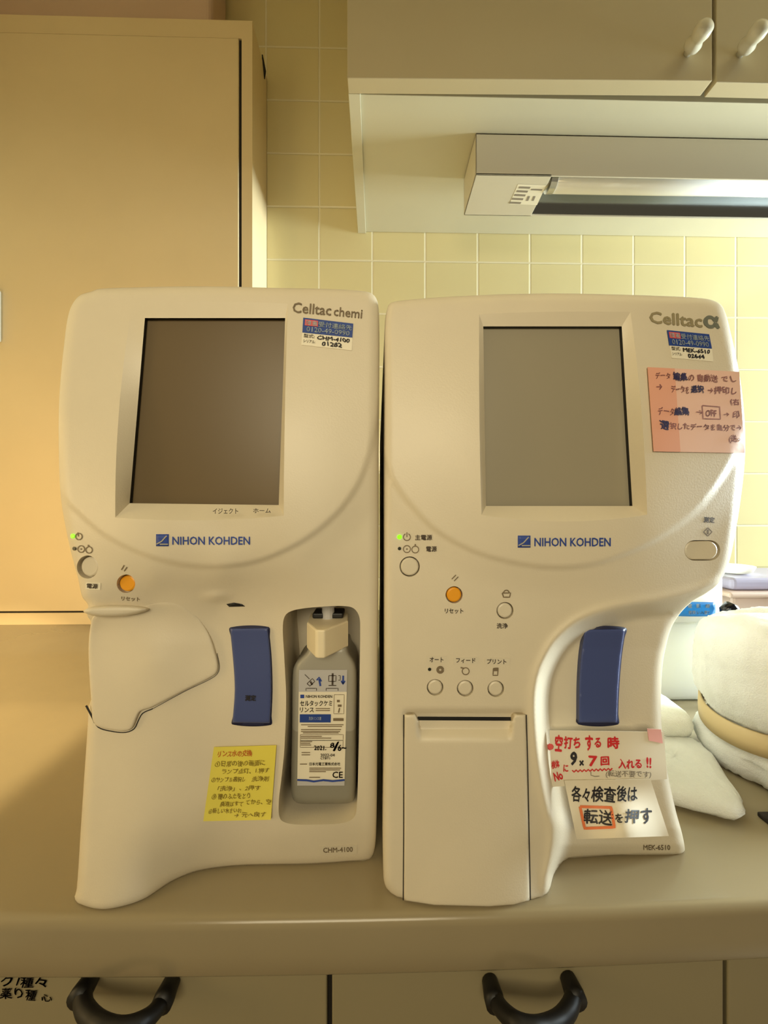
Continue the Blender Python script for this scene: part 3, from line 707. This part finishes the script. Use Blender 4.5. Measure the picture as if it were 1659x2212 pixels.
symbols('label_drawing', [([L(.12, .04), L(.22, .08)], 1.5), ([L(.17, .12), L(.23, .14), L(.33, .10), L(.28, .075), L(.17, .12)], 1.6), ([L(.24, .1), L(.28, .13)], 4), ([L(.15, .18), L(.15, .16), L(.37, .16), L(.37, .18)], 1.5),
                          ([L(.62, .05), L(.62, .10), L(.77, .10), L(.77, .05), L(.62, .05)], 1.6), ([L(.70, .03), L(.70, .13)], 4), ([L(.62, .135), L(.78, .135)], 2), ([L(.57, .18), L(.57, .16), L(.82, .16), L(.82, .18)], 1.5), ([L(.82, .05), L(.86, .05), L(.86, .09), L(.82, .09)], 1.4)], fl, M['ink_dark'], lab, lift=.0008)
symbols('label_arrow', [([L(.45, .14), L(.42, .08)], 4), ([L(.37, .09), L(.42, .065), L(.47, .10)], 3), ([L(.92, .05), L(.92, .12)], 4), ([L(.88, .095), L(.92, .125), L(.96, .095)], 3),
                         ([L(0.0, .952), L(.2, .955), L(.35, .965), L(.55, .953), L(.75, .962), L(1, .952)], 4)], fl, M['logo'], lab, lift=.0008)
patch('label_blue_panel', sub(lq, .03, .385, .68, .455), fl, M['sticker_blue'], lab, 2, 2, lift=.0006)
patch('label_logo', sub(lq, .035, .215, .115, .245), fl, M['logo'], lab, 1, 1, lift=.0006)
text('label_text', [('NIHON KOHDEN', sub(lq, .15, .218, .70, .243)), ('セルタックケミ', sub(lq, .03, .265, .70, .315)), ('リンス', sub(lq, .03, .325, .32, .368)), ('日本光電工業株式会社', sub(lq, .25, .80, .90, .828)), ('CE', sub(lq, .74, .88, .96, .935)), ('2022-04', sub(lq, .48, .725, .78, .75)), ('CTBT1', sub(lq, .48, .755, .68, .775))], None, fl, M['ink_dark'], lab, bold=.02, lift=.0009)
text('label_panel_text', [('洗浄リンス液', sub(lq, .22, .405, .48, .435))], None, fl, M['sticker_text'], lab, lift=.0009)
bars = []
for v, u0, u1 in ((.335, .36, .66), (.352, .36, .66), (.475, .06, .95), (.49, .20, .92), (.517, .06, .90), (.533, .06, .88), (.545, .10, .85), (.575, .06, .50), (.59, .06, .70), (.62, .06, .30), (.635, .06, .26), (.65, .06, .28), (.715, .08, .26), (.735, .08, .26), (.85, .25, .92), (.865, .25, .9), (.88, .25, .6), (.815, .05, .2), (.93, .25, .48)): bars.append(([L(u0, v), L(u1, v)], 1.8))
for a, b_, c_, d_ in ((.74, .215, .95, .38), (.05, .56, .95, .61), (.05, .61, .95, .67)): bars.append(([L(a, b_), L(c_, b_), L(c_, d_), L(a, d_), L(a, b_)], 1.0))
bars += [([L(.80, .27), L(.86, .27)], 5), ([L(.82, .31), L(.90, .31)], 5), ([L(.86, .33), L(.84, .37)], 3), ([L(.73, .43), L(.95, .43)], 6)]
ribbons('label_small_print', bars, fl, M['ink_grey'], lab, lift=.0008)
text('handwriting', [('2021.', sub(lq, .34, .655, .60, .695)), ('8', sub(lq, .68, .63, .77, .675)), ('/', sub(lq, .74, .62, .87, .70)), ('6~', sub(lq, .84, .645, 1.02, .70))], None, fl, M['ink_black'], lab, bold=.035, lift=.001, hand=.5)

# yellow note on the left analyser
nq = [(462, 1614), (597, 1610), (585, 1771), (439, 1774)]
def Yyn(x, y): return YA(x, y) - 0.0012 - 0.003 * sst(1720, 1790, np.asarray(y)) ** 2
yn = patch('sticky_note', nq, Yyn, M['yellow_paper'], None, 16, 16, lift=0); tag(yn, 'yellow handwritten sticky note on the front of the left machine', 'note')
text('handwriting', [('①日常の後の画面に', sub(nq, .06, .19, .84, .27)), ('ランプ点灯、1.押す', sub(nq, .18, .30, .92, .37)), ('②サンプル選択し', sub(nq, .04, .41, .56, .48)), ('洗浄剤', sub(nq, .66, .41, .92, .48)), ('「洗浄」、2押す', sub(nq, .15, .53, .80, .60)), ('③ 機のふたをとり', sub(nq, .08, .63, .66, .71)),
                        ('廃液はすて', sub(nq, .22, .74, .56, .81)), ('てから、空', sub(nq, .60, .72, .98, .79)), ('④新しい水をいれ', sub(nq, .06, .83, .55, .90)), ('→ 元へ戻す', sub(nq, .45, .89, .92, .96))], None, Yyn, M['ink_brown'], yn, bold=.015, hand=.8)
text('heading', 'リンス水の交換', sub(nq, .08, .05, .62, .14), Yyn, M['ink_rust'], yn, bold=.035, hand=.7)

# ---- right analyser
ctrlB = [(850, 660, 11), (1000, 645, 10), (1190, 642, 9), (1400, 645, 10), (1545, 660, 13), (836, 900, 5), (1000, 900, 1), (1190, 900, 0), (1400, 900, 2), (1600, 900, 12), (836, 1100, 4), (1000, 1130, 1), (1190, 1150, -1), (1400, 1130, 2), (1590, 1110, 13),
         (836, 1300, 4), (1000, 1300, 3), (1190, 1280, 4), (1400, 1250, 6), (1540, 1240, 14), (836, 1500, 3), (1000, 1500, 2), (1130, 1500, 3), (1300, 1500, 4), (1430, 1500, 6), (836, 1750, 0), (1000, 1750, -2), (1130, 1750, -1), (1300, 1750, 3), (1460, 1750, 6)]
botB = [(836, 1920), (866, 1946), (938, 1959), (1056, 1962), (1143, 1951), (1168, 1943), (1186, 1926), (1199, 1885), (1219, 1867), (1271, 1859), (1399, 1859), (1470, 1856)]
ctrlB += [(x, y, fb(x, y) - 4.5) for x, y in botB[1:6]] + [(1300, 1860, 4), (1470, 1860, 6)]
tpsB = tps(ctrlB, 0.002)
outB = spline([(836, 668), (843, 655), (870, 649), (938, 643), (1030, 638), (1117, 635), (1220, 634), (1322, 636), (1420, 639), (1501, 643), (1540, 649), (1561, 663), (1578, 718), (1598, 815), (1608, 907), (1609, 984), (1602, 1061), (1588, 1153), (1573, 1220), (1552, 1260), (1526, 1281), (1496, 1299), (1470, 1324), (1450, 1357), (1437, 1403), (1431, 1440), (1428, 1500), (1428, 1545), (1434, 1618), (1445, 1685), (1460, 1752), (1475, 1808), (1479, 1842), (1470, 1856),
               (1399, 1859), (1271, 1859), (1219, 1867), (1199, 1885), (1186, 1926), (1168, 1943), (1143, 1951), (1056, 1962), (938, 1959), (866, 1946), (836, 1920), (828, 1890), (828, 1700), (830, 1557), (830, 1300), (830, 1009), (831, 800), (831, 702)], 6)
discB = [(700, 960), (826, 960), (845, 1020), (861, 1050), (892, 1091), (943, 1142), (1015, 1183), (1097, 1209), (1189, 1222), (1271, 1217), (1347, 1195), (1424, 1159), (1501, 1103), (1547, 1045), (1578, 994), (1600, 940), (1612, 900), (1800, 900), (1800, 300), (700, 300)]
discB = np.concatenate([[discB[0]], spline(discB[1:17], 10, False), discB[17:]])
recB = [(1800, 1240), (1590, 1262), (1545, 1275), (1500, 1290), (1424, 1308), (1363, 1318), (1301, 1333), (1250, 1356), (1211, 1391), (1187, 1430), (1173, 1470), (1168, 1520), (1172, 1600), (1181, 1670), (1195, 1740), (1208, 1790), (1204, 1850), (1196, 1890), (1192, 2050), (1800, 2050)]
recB = np.concatenate([spline(recB[1:18], 10, False), recB[18:], recB[:1]])
def YB(x, y, dent=True):
    x = np.asarray(x, float); y = np.asarray(y, float)
    f = tpsB(x, y); s = signed(x, y, discB)
    f = f + 2.3 * sst(-2, 10, s) + 1.6 * sst(0, 70, s)
    r = -signed(x, y, recB)
    dep = np.interp(y, [1262, 1300, 1330, 1400, 1560, 1700, 1790, 1825, 1845, 1862], [9, 17, 26, 27, 23, 16, 12, 13, 17, 22.5])
    f = f + dep * sst(-16, 26, r) - 1.4 * np.exp(-((r + 14) / 12.0)**2)
    if dent:
        f = f + 4.0 * sst(1529, 1545, y) * sst(868, 884, x) * (1 - sst(1124, 1140, x)) * (1 - sst(1570, 1600, y))
    return D0 + f / 1000
LBm = (0.5 * (U(830, 1900, D0)[0] + U(1478, 1800, D0)[0]), 0.44, COUNTER)
R = thing('blood_analyzer', LBm, 'ivory tabletop analyser at right with grey screen, printer cover and white handwritten notes', 'medical analyser', 'tabletop blood analysers')
outerB = screen_sides([(1035, 679), (1362, 674), (1398, 1112), (1040, 1113)], (3, 6, 14, 2)); innerB = screen_sides([(1044, 705), (1343, 705), (1366, 1093), (1050, 1093)], (0, 0, 0, 0))
holesB = {'power_button': loopc(885, 1224, 22), 'reset_button': loopc(981, 1285, 18.5), 'wash_button': loopc(1091, 1319, 18.5), 'auto_button': loopc(940, 1485, 18), 'feed_button': loopc(1005, 1487, 18), 'print_button': loopc(1071, 1488, 18)}
ov = np.array(circ(1500, 1189, 22, 12, 90, 270) + circ(1534, 1189, 22, 12, -90, 90))
shell('body', outB, YB, M['plastic'], R, holes=[outerB, ov] + list(holesB.values()), step=6, rim=(18, 0.0055), back=('abs', BACK), zmin=COUNTER + 0.0003)
screen(R, YB, outerB, innerB, M['screen_grey'], 0.010, 'blank grey screen')
for k_, l_ in holesB.items(): button(k_, l_, YB, M['orange'] if k_ == 'reset_button' else M['plastic_worn'], R, inset=2.4, sink=0.0004, label='orange reset button' if k_ == 'reset_button' else None)
button('measure_button', ov, YB, M['plastic_worn'], R, inset=1.6, sink=0.0009)
disc('indicator_light', 863, 1160, 6, YB, M['led_on'], R)['label'] = 'glowing green light'
disc('indicator_light', 863, 1185, 4.5, YB, M['led_off'], R)['label'] = 'unlit dark light'
disc('indicator_light', 928, 1446, 4.5, YB, M['led_off'], R)['label'] = 'unlit dark light'
symbols('printed_symbol', [(circ(879, 1160, 7.5, 18, -65, 245), 2), ([(879, 1150), (879, 1160)], 2), (circ(879, 1186, 7.6), 2), (circ(879, 1186, 1, 6), 2), (circ(897, 1187, 7.4), 2), ([(897, 1175), (897, 1180)], 3), ([(976, 1251), (985, 1242)], 2.2), ([(981, 1255), (990, 1246)], 2.2),
                            ([(1085, 1281), (1088, 1290), (1101, 1290), (1103, 1281), (1085, 1281)], 2.6), (circ(1094, 1281, 6, 10, 180, 360), 2.4), (circ(951, 1447, 5.5), 6), (circ(1006, 1450, 7.5), 2.2), ([(995, 1442), (1003, 1444)], 3), ([(1066, 1444), (1076, 1443), (1075, 1459), (1065, 1459), (1066, 1444)], 2.4), ([(1065, 1447), (1077, 1447)], 6),
                            ([(1529, 1140), (1538, 1149), (1529, 1158), (1520, 1149), (1529, 1140)], 2.2), ([(1529, 1144), (1529, 1154)], 4), ([(881, 1557), (895, 1557), (888, 1567), (881, 1557)], 1.6)], lambda x, y: YB(x, y, False), M['ink_grey'], R)
text('lettering', [('主電源', quad(915, 1161, 37, 12)), ('電源', quad(932, 1186, 23, 12)), ('洗浄', quad(1085, 1352, 24, 12)), ('測定', quad(1532, 1123, 24, 13, 3)), ('リセット', quad(981, 1320, 40, 11))], None, YB, M['ink_dark'], R, bold=.03)
sts = patch('button_sticker', quad(943, 1425, 44, 15), YB, M['plastic_worn'], R, 3, 2); text('sticker_text', 'オート', quad(943, 1425, 30, 11, 1), YB, M['ink_dark'], sts, bold=.03, lift=.0006)
sts = patch('button_sticker', quad(1006, 1427, 54, 15), YB, M['plastic_worn'], R, 3, 2); text('sticker_text', 'フィード', quad(1006, 1427, 42, 11, 1), YB, M['ink_dark'], sts, bold=.03, lift=.0006)
sts = patch('button_sticker', quad(1074, 1429, 54, 15), YB, M['plastic_worn'], R, 3, 2); text('sticker_text', 'プリント', quad(1073, 1429, 42, 11, 1), YB, M['ink_dark'], sts, bold=.03, lift=.0006)
text('lettering', [('Celltac', [(1402, 672), (1517, 680), (1518, 708), (1404, 698)])], None, YB, mat('olive_print', (146, 134, 102), .6, bump=.02), R, bold=.035)
text('lettering', [('α', [(1519, 680), (1553, 683), (1556, 711), (1520, 708)])], None, YB, mat('slate_print', (112, 114, 102), .6, bump=.02), R, bold=.06)
sticker(R, YB, [(1441, 713), (1532, 722), (1538, 753), (1446, 746)], [(1447, 746), (1538, 753), (1541, 781), (1451, 773)], '', '02644', 'MEK-6510')
logo(R, YB, 1119, 1157, 27, quad(1237, 1171, 165, 19, 0))
text('model_text', 'MEK-6510', quad(1419, 1831, 58, 11, 0), YB, M['ink_grey'], R, bold=.02)
cov = linear([(874, 1544), (896, 1544), (903, 1556), (1106, 1556), (1113, 1544), (1135, 1544), (1138, 1650), (1141, 1800), (1143, 1945), (1110, 1954), (1056, 1958), (938, 1955), (873, 1945), (873, 1800), (874, 1650)], 6)
def YCov(x, y):
    x = np.asarray(x, float); y = np.asarray(y, float)
    return YB(x, y, False) - .0009 + .0075 * (1 - sst(1552, 1606, y)) * sst(901, 909, x) * (1 - sst(1100, 1108, x))
shell('printer_cover', cov, YCov, M['plastic'], R, step=6, rim=(3, .0010), back=('rel', .004), zmin=COUNTER + .0006)['label'] = 'flat printer door with paper slot'
ribbons('paper_slot', [([(902, 1552), (1107, 1553)], 8)], YB, M['black'], R, lift=.0004)
symbols('cover_seam_shade', [([(872, 1544), (872, 1800), (871, 1945)], 2.2), ([(1137, 1544), (1140, 1650), (1143, 1800), (1146, 1944)], 2.2)], lambda x, y: YB(x, y, False), M['dark'], R, lift=.0005)  # dark strips paint the shaded gap beside the cover
def YBl(x, y): return YB(np.full(np.shape(x), 1300.0), y) - 0.0018
lv = lever(R, YBl, side([(1263, 1360), (1255, 1415), (1251, 1480), (1250, 1561)]) + side([(1333, 1561), (1335, 1496), (1341, 1419), (1350, 1359)]), 0); lv['label'] = 'dark blue curved start lever'

# notes on the right analyser
pq = [(1399, 793), (1597, 803), (1609, 979), (1412, 975)]
def Ypk(x, y): return YB(x, y) - 0.0010
pk = patch('paper_note', pq, Ypk, M['pink_paper'], None, 18, 14, lift=0); tag(pk, 'pink paper note with faint handwriting taped beside the grey screen', 'note')
patch('tape_stripe', sub(pq, 0, 0, .295, 1), Ypk, M['orange_tape'], pk, 6, 14, lift=.0004)['label'] = 'darker orange stripe'
text('handwriting', [('データ', sub(pq, .08, .05, .24, .13)), ('の 自動送', sub(pq, .44, .05, .76, .14)), ('でし', sub(pq, .80, .06, .96, .13)), ('→', sub(pq, .08, .19, .15, .26)), ('データを', sub(pq, .24, .20, .44, .29)), ('→押印し', sub(pq, .64, .19, .96, .28)), ('(右', sub(pq, .88, .33, .98, .42)), ('データ', sub(pq, .08, .47, .26, .56)), ('→', sub(pq, .50, .49, .57, .54)), ('OFF', sub(pq, .60, .48, .72, .56)), ('→', sub(pq, .80, .51, .86, .55)), ('印', sub(pq, .90, .48, .97, .57)), ('択したデータを自分で', sub(pq, .20, .65, .92, .73)), ('→', sub(pq, .93, .66, .98, .72)), ('(送→', sub(pq, .84, .78, .98, .88))], None, Ypk, M['ink_mauve'], pk, bold=.02, lift=.0008, hand=.7)
text('dark_handwriting', [('編集', sub(pq, .27, .04, .43, .14)), ('選択', sub(pq, .46, .19, .60, .28)), ('編集', sub(pq, .26, .46, .42, .56)), ('選', sub(pq, .09, .63, .19, .74))], None, Ypk, M['ink_navy'], pk, bold=.04, lift=.0008, hand=.7)
ribbons('drawn_box', [([bil(pq, *a) for a in ((.57, .43), (.76, .44), (.76, .59), (.57, .59), (.57, .43))], 1.6)], Ypk, M['ink_mauve'], pk, lift=.0008)

wq = [(1187, 1578), (1434, 1581), (1441, 1683), (1192, 1700)]
def Yw1(x, y):
    x = np.asarray(x, float); y = np.asarray(y, float)
    return D0 + (15 + 9 * sst(1225, 1180, x) * 0 + 4.5 * ((x - 1315) / 125)**2 - 5.0 * sst(1575, 1690, y)) / 1000
w1 = patch('paper_note', wq, Yw1, M['paper'], None, 20, 12, lift=0); tag(w1, 'white paper note with red handwriting below the right blue lever', 'note')
tp = patch('tape', [(1398, 1574), (1428, 1576), (1432, 1606), (1402, 1600)], Yw1, M['pink_tape'], w1, 4, 4, lift=.0005)
Q = lambda x, y, w, h, a=0: quad(1170 + x / 5.53, 1550 + y / 5.53, w / 5.53, h / 5.53, a)
text('red_handwriting', [('空', Q(205, 310, 90, 200, 4)), ('打ち', Q(365, 300, 200, 150, 0)), ('す', Q(568, 310, 90, 190, 0)), ('る', Q(672, 300, 80, 120)), ('時', Q(858, 305, 140, 150)), ('検体', Q(165, 560, 95, 100, -6)), ('No', Q(198, 700, 105, 110, -14)), ('に', Q(290, 605, 60, 90)), ('7', Q(612, 520, 105, 130)), ('回', Q(757, 520, 105, 110)), ('入れる', Q(1055, 555, 280, 120, 0)), ('!!', Q(1282, 540, 60, 130))], None, Yw1, M['ink_red'], w1, bold=.045, hand=.35)
disc('red_dot', 1170 + 108 / 5.53, 1550 + 350 / 5.53, 8, Yw1, M['sticker_red'], w1, lift=.0004)
text('black_handwriting', [('9', Q(382, 495, 80, 170, 6)), ('×', Q(478, 545, 55, 70))], None, Yw1, M['ink_black'], w1, bold=.055, hand=.3)
wav = [(365 + 24 * i, 640 - i * 1.2 + (14 if i % 2 else -10)) for i in range(21)]
ribbons('red_underline', [([(1170 + a / 5.53, 1550 + b / 5.53) for a, b in wav], 2.6)], Yw1, M['ink_red'], w1)
text('pencil_handwriting', [('(転送不要です)', Q(1040, 680, 540, 90, 1))], None, Yw1, M['ink_pencil'], w1, bold=.01, hand=.5)
ribbons('pencil_arrow', [([(1170 + a / 5.53, 1550 + b / 5.53) for a, b in ((590, 650), (590, 690), (640, 705), (690, 700))], 1.6)], Yw1, M['ink_pencil'], w1)

vq = [(1219, 1686), (1405, 1683), (1445, 1806), (1246, 1813)]
def Yw2(x, y):
    x = np.asarray(x, float); y = np.asarray(y, float); s = sst(1690, 1815, y)
    return Yw1(x, np.minimum(y, 1690)) - .0012 - (0.012 * s - 0.004 * s * np.sin((x - 1230) / 26.0))
w2 = patch('paper_note', vq, Yw2, M['paper'], None, 22, 16, lift=0); tag(w2, 'curling white paper note with black handwriting, overlapping below the red one', 'note')
text('handwriting', [('各々', Q(468, 920, 220, 190, 3)), ('検査', Q(742, 920, 290, 190, 3)), ('後は', Q(1020, 910, 250, 190, 2)), ('転送', Q(678, 1190, 350, 180, 4)), ('を', Q(925, 1205, 90, 110)), ('押', Q(1080, 1175, 170, 170, 3)), ('す', Q(1255, 1180, 130, 190))], None, Yw2, M['ink_black'], w2, bold=.025, hand=.3)
ribbons('orange_frame', [([(1170 + a / 5.53, 1550 + b / 5.53) for a, b in ((460, 1065), (830, 1075), (870, 1310), (515, 1325), (460, 1065))], 6)], Yw2, M['ink_orange'], w2)

# ------------------------------------------------------------------ things at the right end of the worktop
BX = 0.455
xr = float(U(1563, 1300, BX)[0]); zt = float(U(1540, 1241, BX)[2]); zl = float(U(1540, 1346, BX)[2])
t = thing('plastic_bin', (xr - .08, BX + .06, COUNTER), 'white plastic bin with a blue sticker behind the right machine', 'bin')
b = MB(); b.box(xr - .165, xr - .005, BX + .004, BX + .13, COUNTER + .0003, zl); b.build('bin_body', M['white_plastic'], t, bevel=.006, seg=3)
b = MB(); b.box(xr - .168, xr, BX, BX + .134, zl, zt); b.build('lid', M['white_plastic'], t, bevel=.003, seg=3)
fb_ = flat(BX); sq = [(1462, 1301), (1545, 1301), (1545, 1331), (1462, 1331)]
s = shell('sticker', spline([(1462, 1304), (1466, 1301), (1541, 1301), (1545, 1304), (1545, 1328), (1541, 1331), (1466, 1331), (1462, 1328)], 3), flat(BX - .0004), M['cyan_sticker'], t, step=6, back=('rel', .0003)); s['label'] = 'bright blue sticker with pale characters'
text('sticker_text', [('電', quad(1490, 1309, 10, 9)), ('影', quad(1509, 1309, 10, 9)), ('線', quad(1529, 1309, 10, 9)), ('使用:い入替7', quad(1510, 1323, 46, 8))], None, flat(BX - .0004), mat('pale_cyan_text', (226, 244, 252), .5, bump=.02), s, bold=.02)

def fuzzy(o, amp, seed, scale):
    me = o.data; rng = np.random.default_rng(seed); n = len(me.vertices); co = np.empty(n * 3); me.vertices.foreach_get('co', co); co = co.reshape(-1, 3)
    nm = np.empty(n * 3); me.vertices.foreach_get('normal', nm); nm = nm.reshape(-1, 3); d = np.zeros(n)
    for k in range(10):
        w = rng.normal(size=3) * scale * (1 + 0.35 * k); d += np.sin(co @ w + rng.uniform(0, 6)) / (1 + .4 * k)
    e = np.empty(len(me.edges) * 2, int); me.edges.foreach_get('vertices', e); e = e.reshape(-1, 2); L = np.linalg.norm(co[e[:, 0]] - co[e[:, 1]], axis=1)
    cnt = np.bincount(e.ravel(), minlength=n); el = (np.bincount(e[:, 0], L, n) + np.bincount(e[:, 1], L, n)) / np.maximum(cnt, 1)
    co += nm * (d * amp / 3 + rng.normal(size=n) * 0.00042 * np.clip((el - 0.0008) / 0.0014, 0, 1))[:, None]
    co[:, 2] = np.maximum(co[:, 2], -1 if o.parent else COUNTER)
    me.vertices.foreach_set('co', co.ravel()); me.update()
def dense(prof, m=70):
    P = spline(prof, 0.0025, False); return [tuple(p) for p in P]
TYc = 0.335
txl = float(U(1537, 1450, TYc)[0]); tcx = txl + 0.0685
t = thing('rolled_towel', (tcx, TYc, COUNTER), 'white towel rolled upright and held by a beige band', 'towel')
prof = dense([(0.002, 0.0005), (0.03, 0.0005), (0.052, 0.002), (0.059, 0.012), (0.060, 0.030), (0.056, 0.042), (0.0535, 0.050), (0.0545, 0.060), (0.062, 0.070), (0.0665, 0.088), (0.0668, 0.114), (0.066, 0.127), (0.060, 0.137), (0.040, 0.143), (0.020, 0.144), (0.002, 0.144)])
def fold(p, a, h, r):
    k = 1 + 0.05 * math.sin(3 * a + 30 * h) * (1 if h > .066 or h < .04 else .2) - 0.07 * (1 / (1 + math.exp(-(a - 4.02 - 6 * abs(h - .10)) / .025))) * max(0, 1 - max(0, a - 4.02) / 1.1) * (1 if h > .055 else 0) - .05 * math.exp(-((a - 3.55) / .12)**2) * (1 if h < .03 else 0)
    return [p[0] * k + 0.06 * max(0, h - .05) * .3, p[1] * k, p[2] + 0.006 * math.sin(a * 2 + 1) * (1 if h > .12 else 0)]
def lean(p):
    return [p[0], p[1], p[2] + (0.003 + 0.27 * (p[0] - 0.0)) * min(1, max(0, p[2] / 0.042))**1.5 * (1 - 0.85 * min(1, max(0, (p[2] - .066) / .06)))]
mb = MB(); mb.lathe(prof, 150, (tcx, TYc, COUNTER), fn=lambda p, a, h, r: lean(fold(p, a, h, r)))
o = mb.build('towel_roll', M['towel'], t, smooth=True); fuzzy(o, 0.0012, 3, 60)
bp = [(0.0555, .0445), (0.0578, .0447), (0.0582, .054), (0.0578, .0638), (0.0555, .064), (.0545, .054), (0.0555, .0445)]
mb = MB(); mb.lathe([(r * 1.045, h) for r, h in bp], 80, (tcx, TYc, COUNTER), fn=lambda p, a, h, r: lean(p)); mb.f = mb.f[:-2]
mb.build('band', M['beige_band'], t, smooth=True)['label'] = 'wide beige band'

def blob(cx, cy, cz, sx, sy, sz, e=0.55, nu=60, nv=44, rz=0):
    vs = []; fs = []
    for j in range(nv + 1):
        tt = abs(2 * j / nv - 1); v = math.copysign(math.acos(min(1, (1 - tt) ** 2 if tt > .5 else (1 - tt) ** 2)), 2 * j - nv)
        for i in range(nu):
            a = 2 * math.pi * i / nu
            pw = lambda x, q: math.copysign(abs(x)**q, x)
            x = pw(math.cos(v), .5) * pw(math.cos(a), e) * sx; y = pw(math.cos(v), .5) * pw(math.sin(a), e) * sy; z = pw(math.sin(v), .8) * sz
            vs.append((cx + x * math.cos(rz) - y * math.sin(rz), cy + x * math.sin(rz) + y * math.cos(rz), cz + z))
    for j in range(nv):
        for i in range(nu): fs.append((j * nu + i, j * nu + (i + 1) % nu, (j + 1) * nu + (i + 1) % nu, (j + 1) * nu + i))
    return vs, fs
mb = MB()
mb.add(*blob(0.278, 0.333, COUNTER + .008, .038, .053, .008, e=.4, rz=-.45))
mb.add(*blob(0.283, 0.400, COUNTER + .022, .054, .036, .0145, e=.5, rz=-.08))
o = mb.build('folded_towel', M['towel_grey'], None, smooth=True); fuzzy(o, 0.0013, 8, 80); tag(o, 'white towel folded flat on the worktop beside the right machine', 'towel')

# stack of plastic ware behind the towel
ty0 = 0.50
def at(px, py, Y=ty0): return U(px, py, Y)
t = thing('plastic_tray', (at(1640, 1300)[0], ty0 + .06, COUNTER), 'tan plastic tray with wide rim behind the upright towel', 'tray')
x0 = float(at(1577, 1290)[0]); zr1, zr0, zb0 = float(at(1600, 1280)[2]), float(at(1600, 1293)[2]), float(at(1600, 1336)[2])
mb = MB(); mb.box(x0, x0 + .30, ty0, ty0 + .13, zr0, zr1); mb.build('rim', M['tray'], t, bevel=.004, seg=3)
mb = MB(); mb.box(x0 + .016, x0 + .285, ty0 + .012, ty0 + .12, COUNTER + .0003, zr0 + .0005); mb.build('tray_body', M['tray'], t, bevel=.004)
x1 = float(at(1598, 1270)[0]); zq = float(at(1620, 1252)[2])
mb = MB(); mb.box(x1, x1 + .25, ty0 + .01, ty0 + .11, zr1 + .0004, zq); o = mb.build('plastic_box', M['lilac'], None, bevel=.006, seg=3); tag(o, 'small lilac plastic box sitting on the tan tray', 'box')
x2 = float(at(1664, 1240)[0]); mb = MB()
mb.lathe([(0.012, 0.0), (.02, .001), (.024, .004), (.026, .009), (.0268, .0115), (.0255, .0115), (.022, .004), (.001, .002)], 40, (x2, ty0 + .055, zq + .0006)); o = mb.build('white_dish', M['white_plastic'], None, smooth=True); tag(o, 'round white dish on top of the lilac box', 'dish')
zs = float(U(1580, 1243, 0.70)[2]); xs_ = float(U(1562, 1243, .70)[0])
t = thing('steel_rack', (xs_ + .12, .72, COUNTER), 'pale metal shelf rack with thin rim behind the bin and tray', 'rack')
mb = MB(); mb.box(xs_ - .05, xs_ + .30, .70, .82, zs - .004, zs); mb.build('shelf', M['steel'], t, bevel=.001)
mb = MB(); mb.box(xs_ - .04, xs_ + .29, .715, .81, zs - .052, zs - .046); mb.build('shelf', M['white_plastic'], t, bevel=.002)
for xx in (xs_ - .045, xs_ + .285):
    for yy in (.704, .81):
        mb = MB(); mb.box(xx, xx + .008, yy, yy + .008, COUNTER + .0003, zs - .004); mb.build('leg', M['steel'], t)
xq = float(U(1578, 1316, .478)[0]); 
mb = MB(); mb.lathe([(.012, 0), (.013, .002), (.013, .066), (.009, .072), (.009, .084), (.001, .085)], 24, (xq + .004, .478, COUNTER + .0003)); o = mb.build('squeeze_bottle', M['blue_bottle'], None, smooth=True); tag(o, 'slate blue plastic bottle between the bin and the tan tray', 'bottle')
t = thing('black_clamp', (0.46, .44, COUNTER), 'glossy black curved clamp lying behind the upright towel', 'clamp')
def bp2(px, py, Y=.44): return U(px, py, Y)
mb = MB(); mb.tube([bp2(1564, 1330), bp2(1566, 1318), bp2(1574, 1312), bp2(1584, 1316), bp2(1592, 1323), bp2(1606, 1326), bp2(1622, 1328), bp2(1645, 1333), bp2(1670, 1336)], [.004, .006, .0075, .0065, .005, .004, .0035, .004, .004], 12)
mb.build('jaw', mat('gloss_black', (14, 14, 18), .15, bump=.01), t, smooth=True)
mb = MB(); e = bp2(1574, 1322); mb.tube([e, (e[0], e[1] + .004, COUNTER + .003), (e[0] + .02, e[1] + .006, COUNTER + .0035)], .0035, 10); mb.build('stem', M['black'], t, smooth=True)
mb = MB(); q = UZ(1646, 1772, COUNTER); mb.box(q[0], q[0] + .06, q[1] - .012, q[1] + .004, COUNTER + .0003, COUNTER + .004); o = mb.build('woven_mat', M['dark_mat'], None, bevel=.001); tag(o, 'dark woven mat corner at the right edge in front of the towels', 'mat')
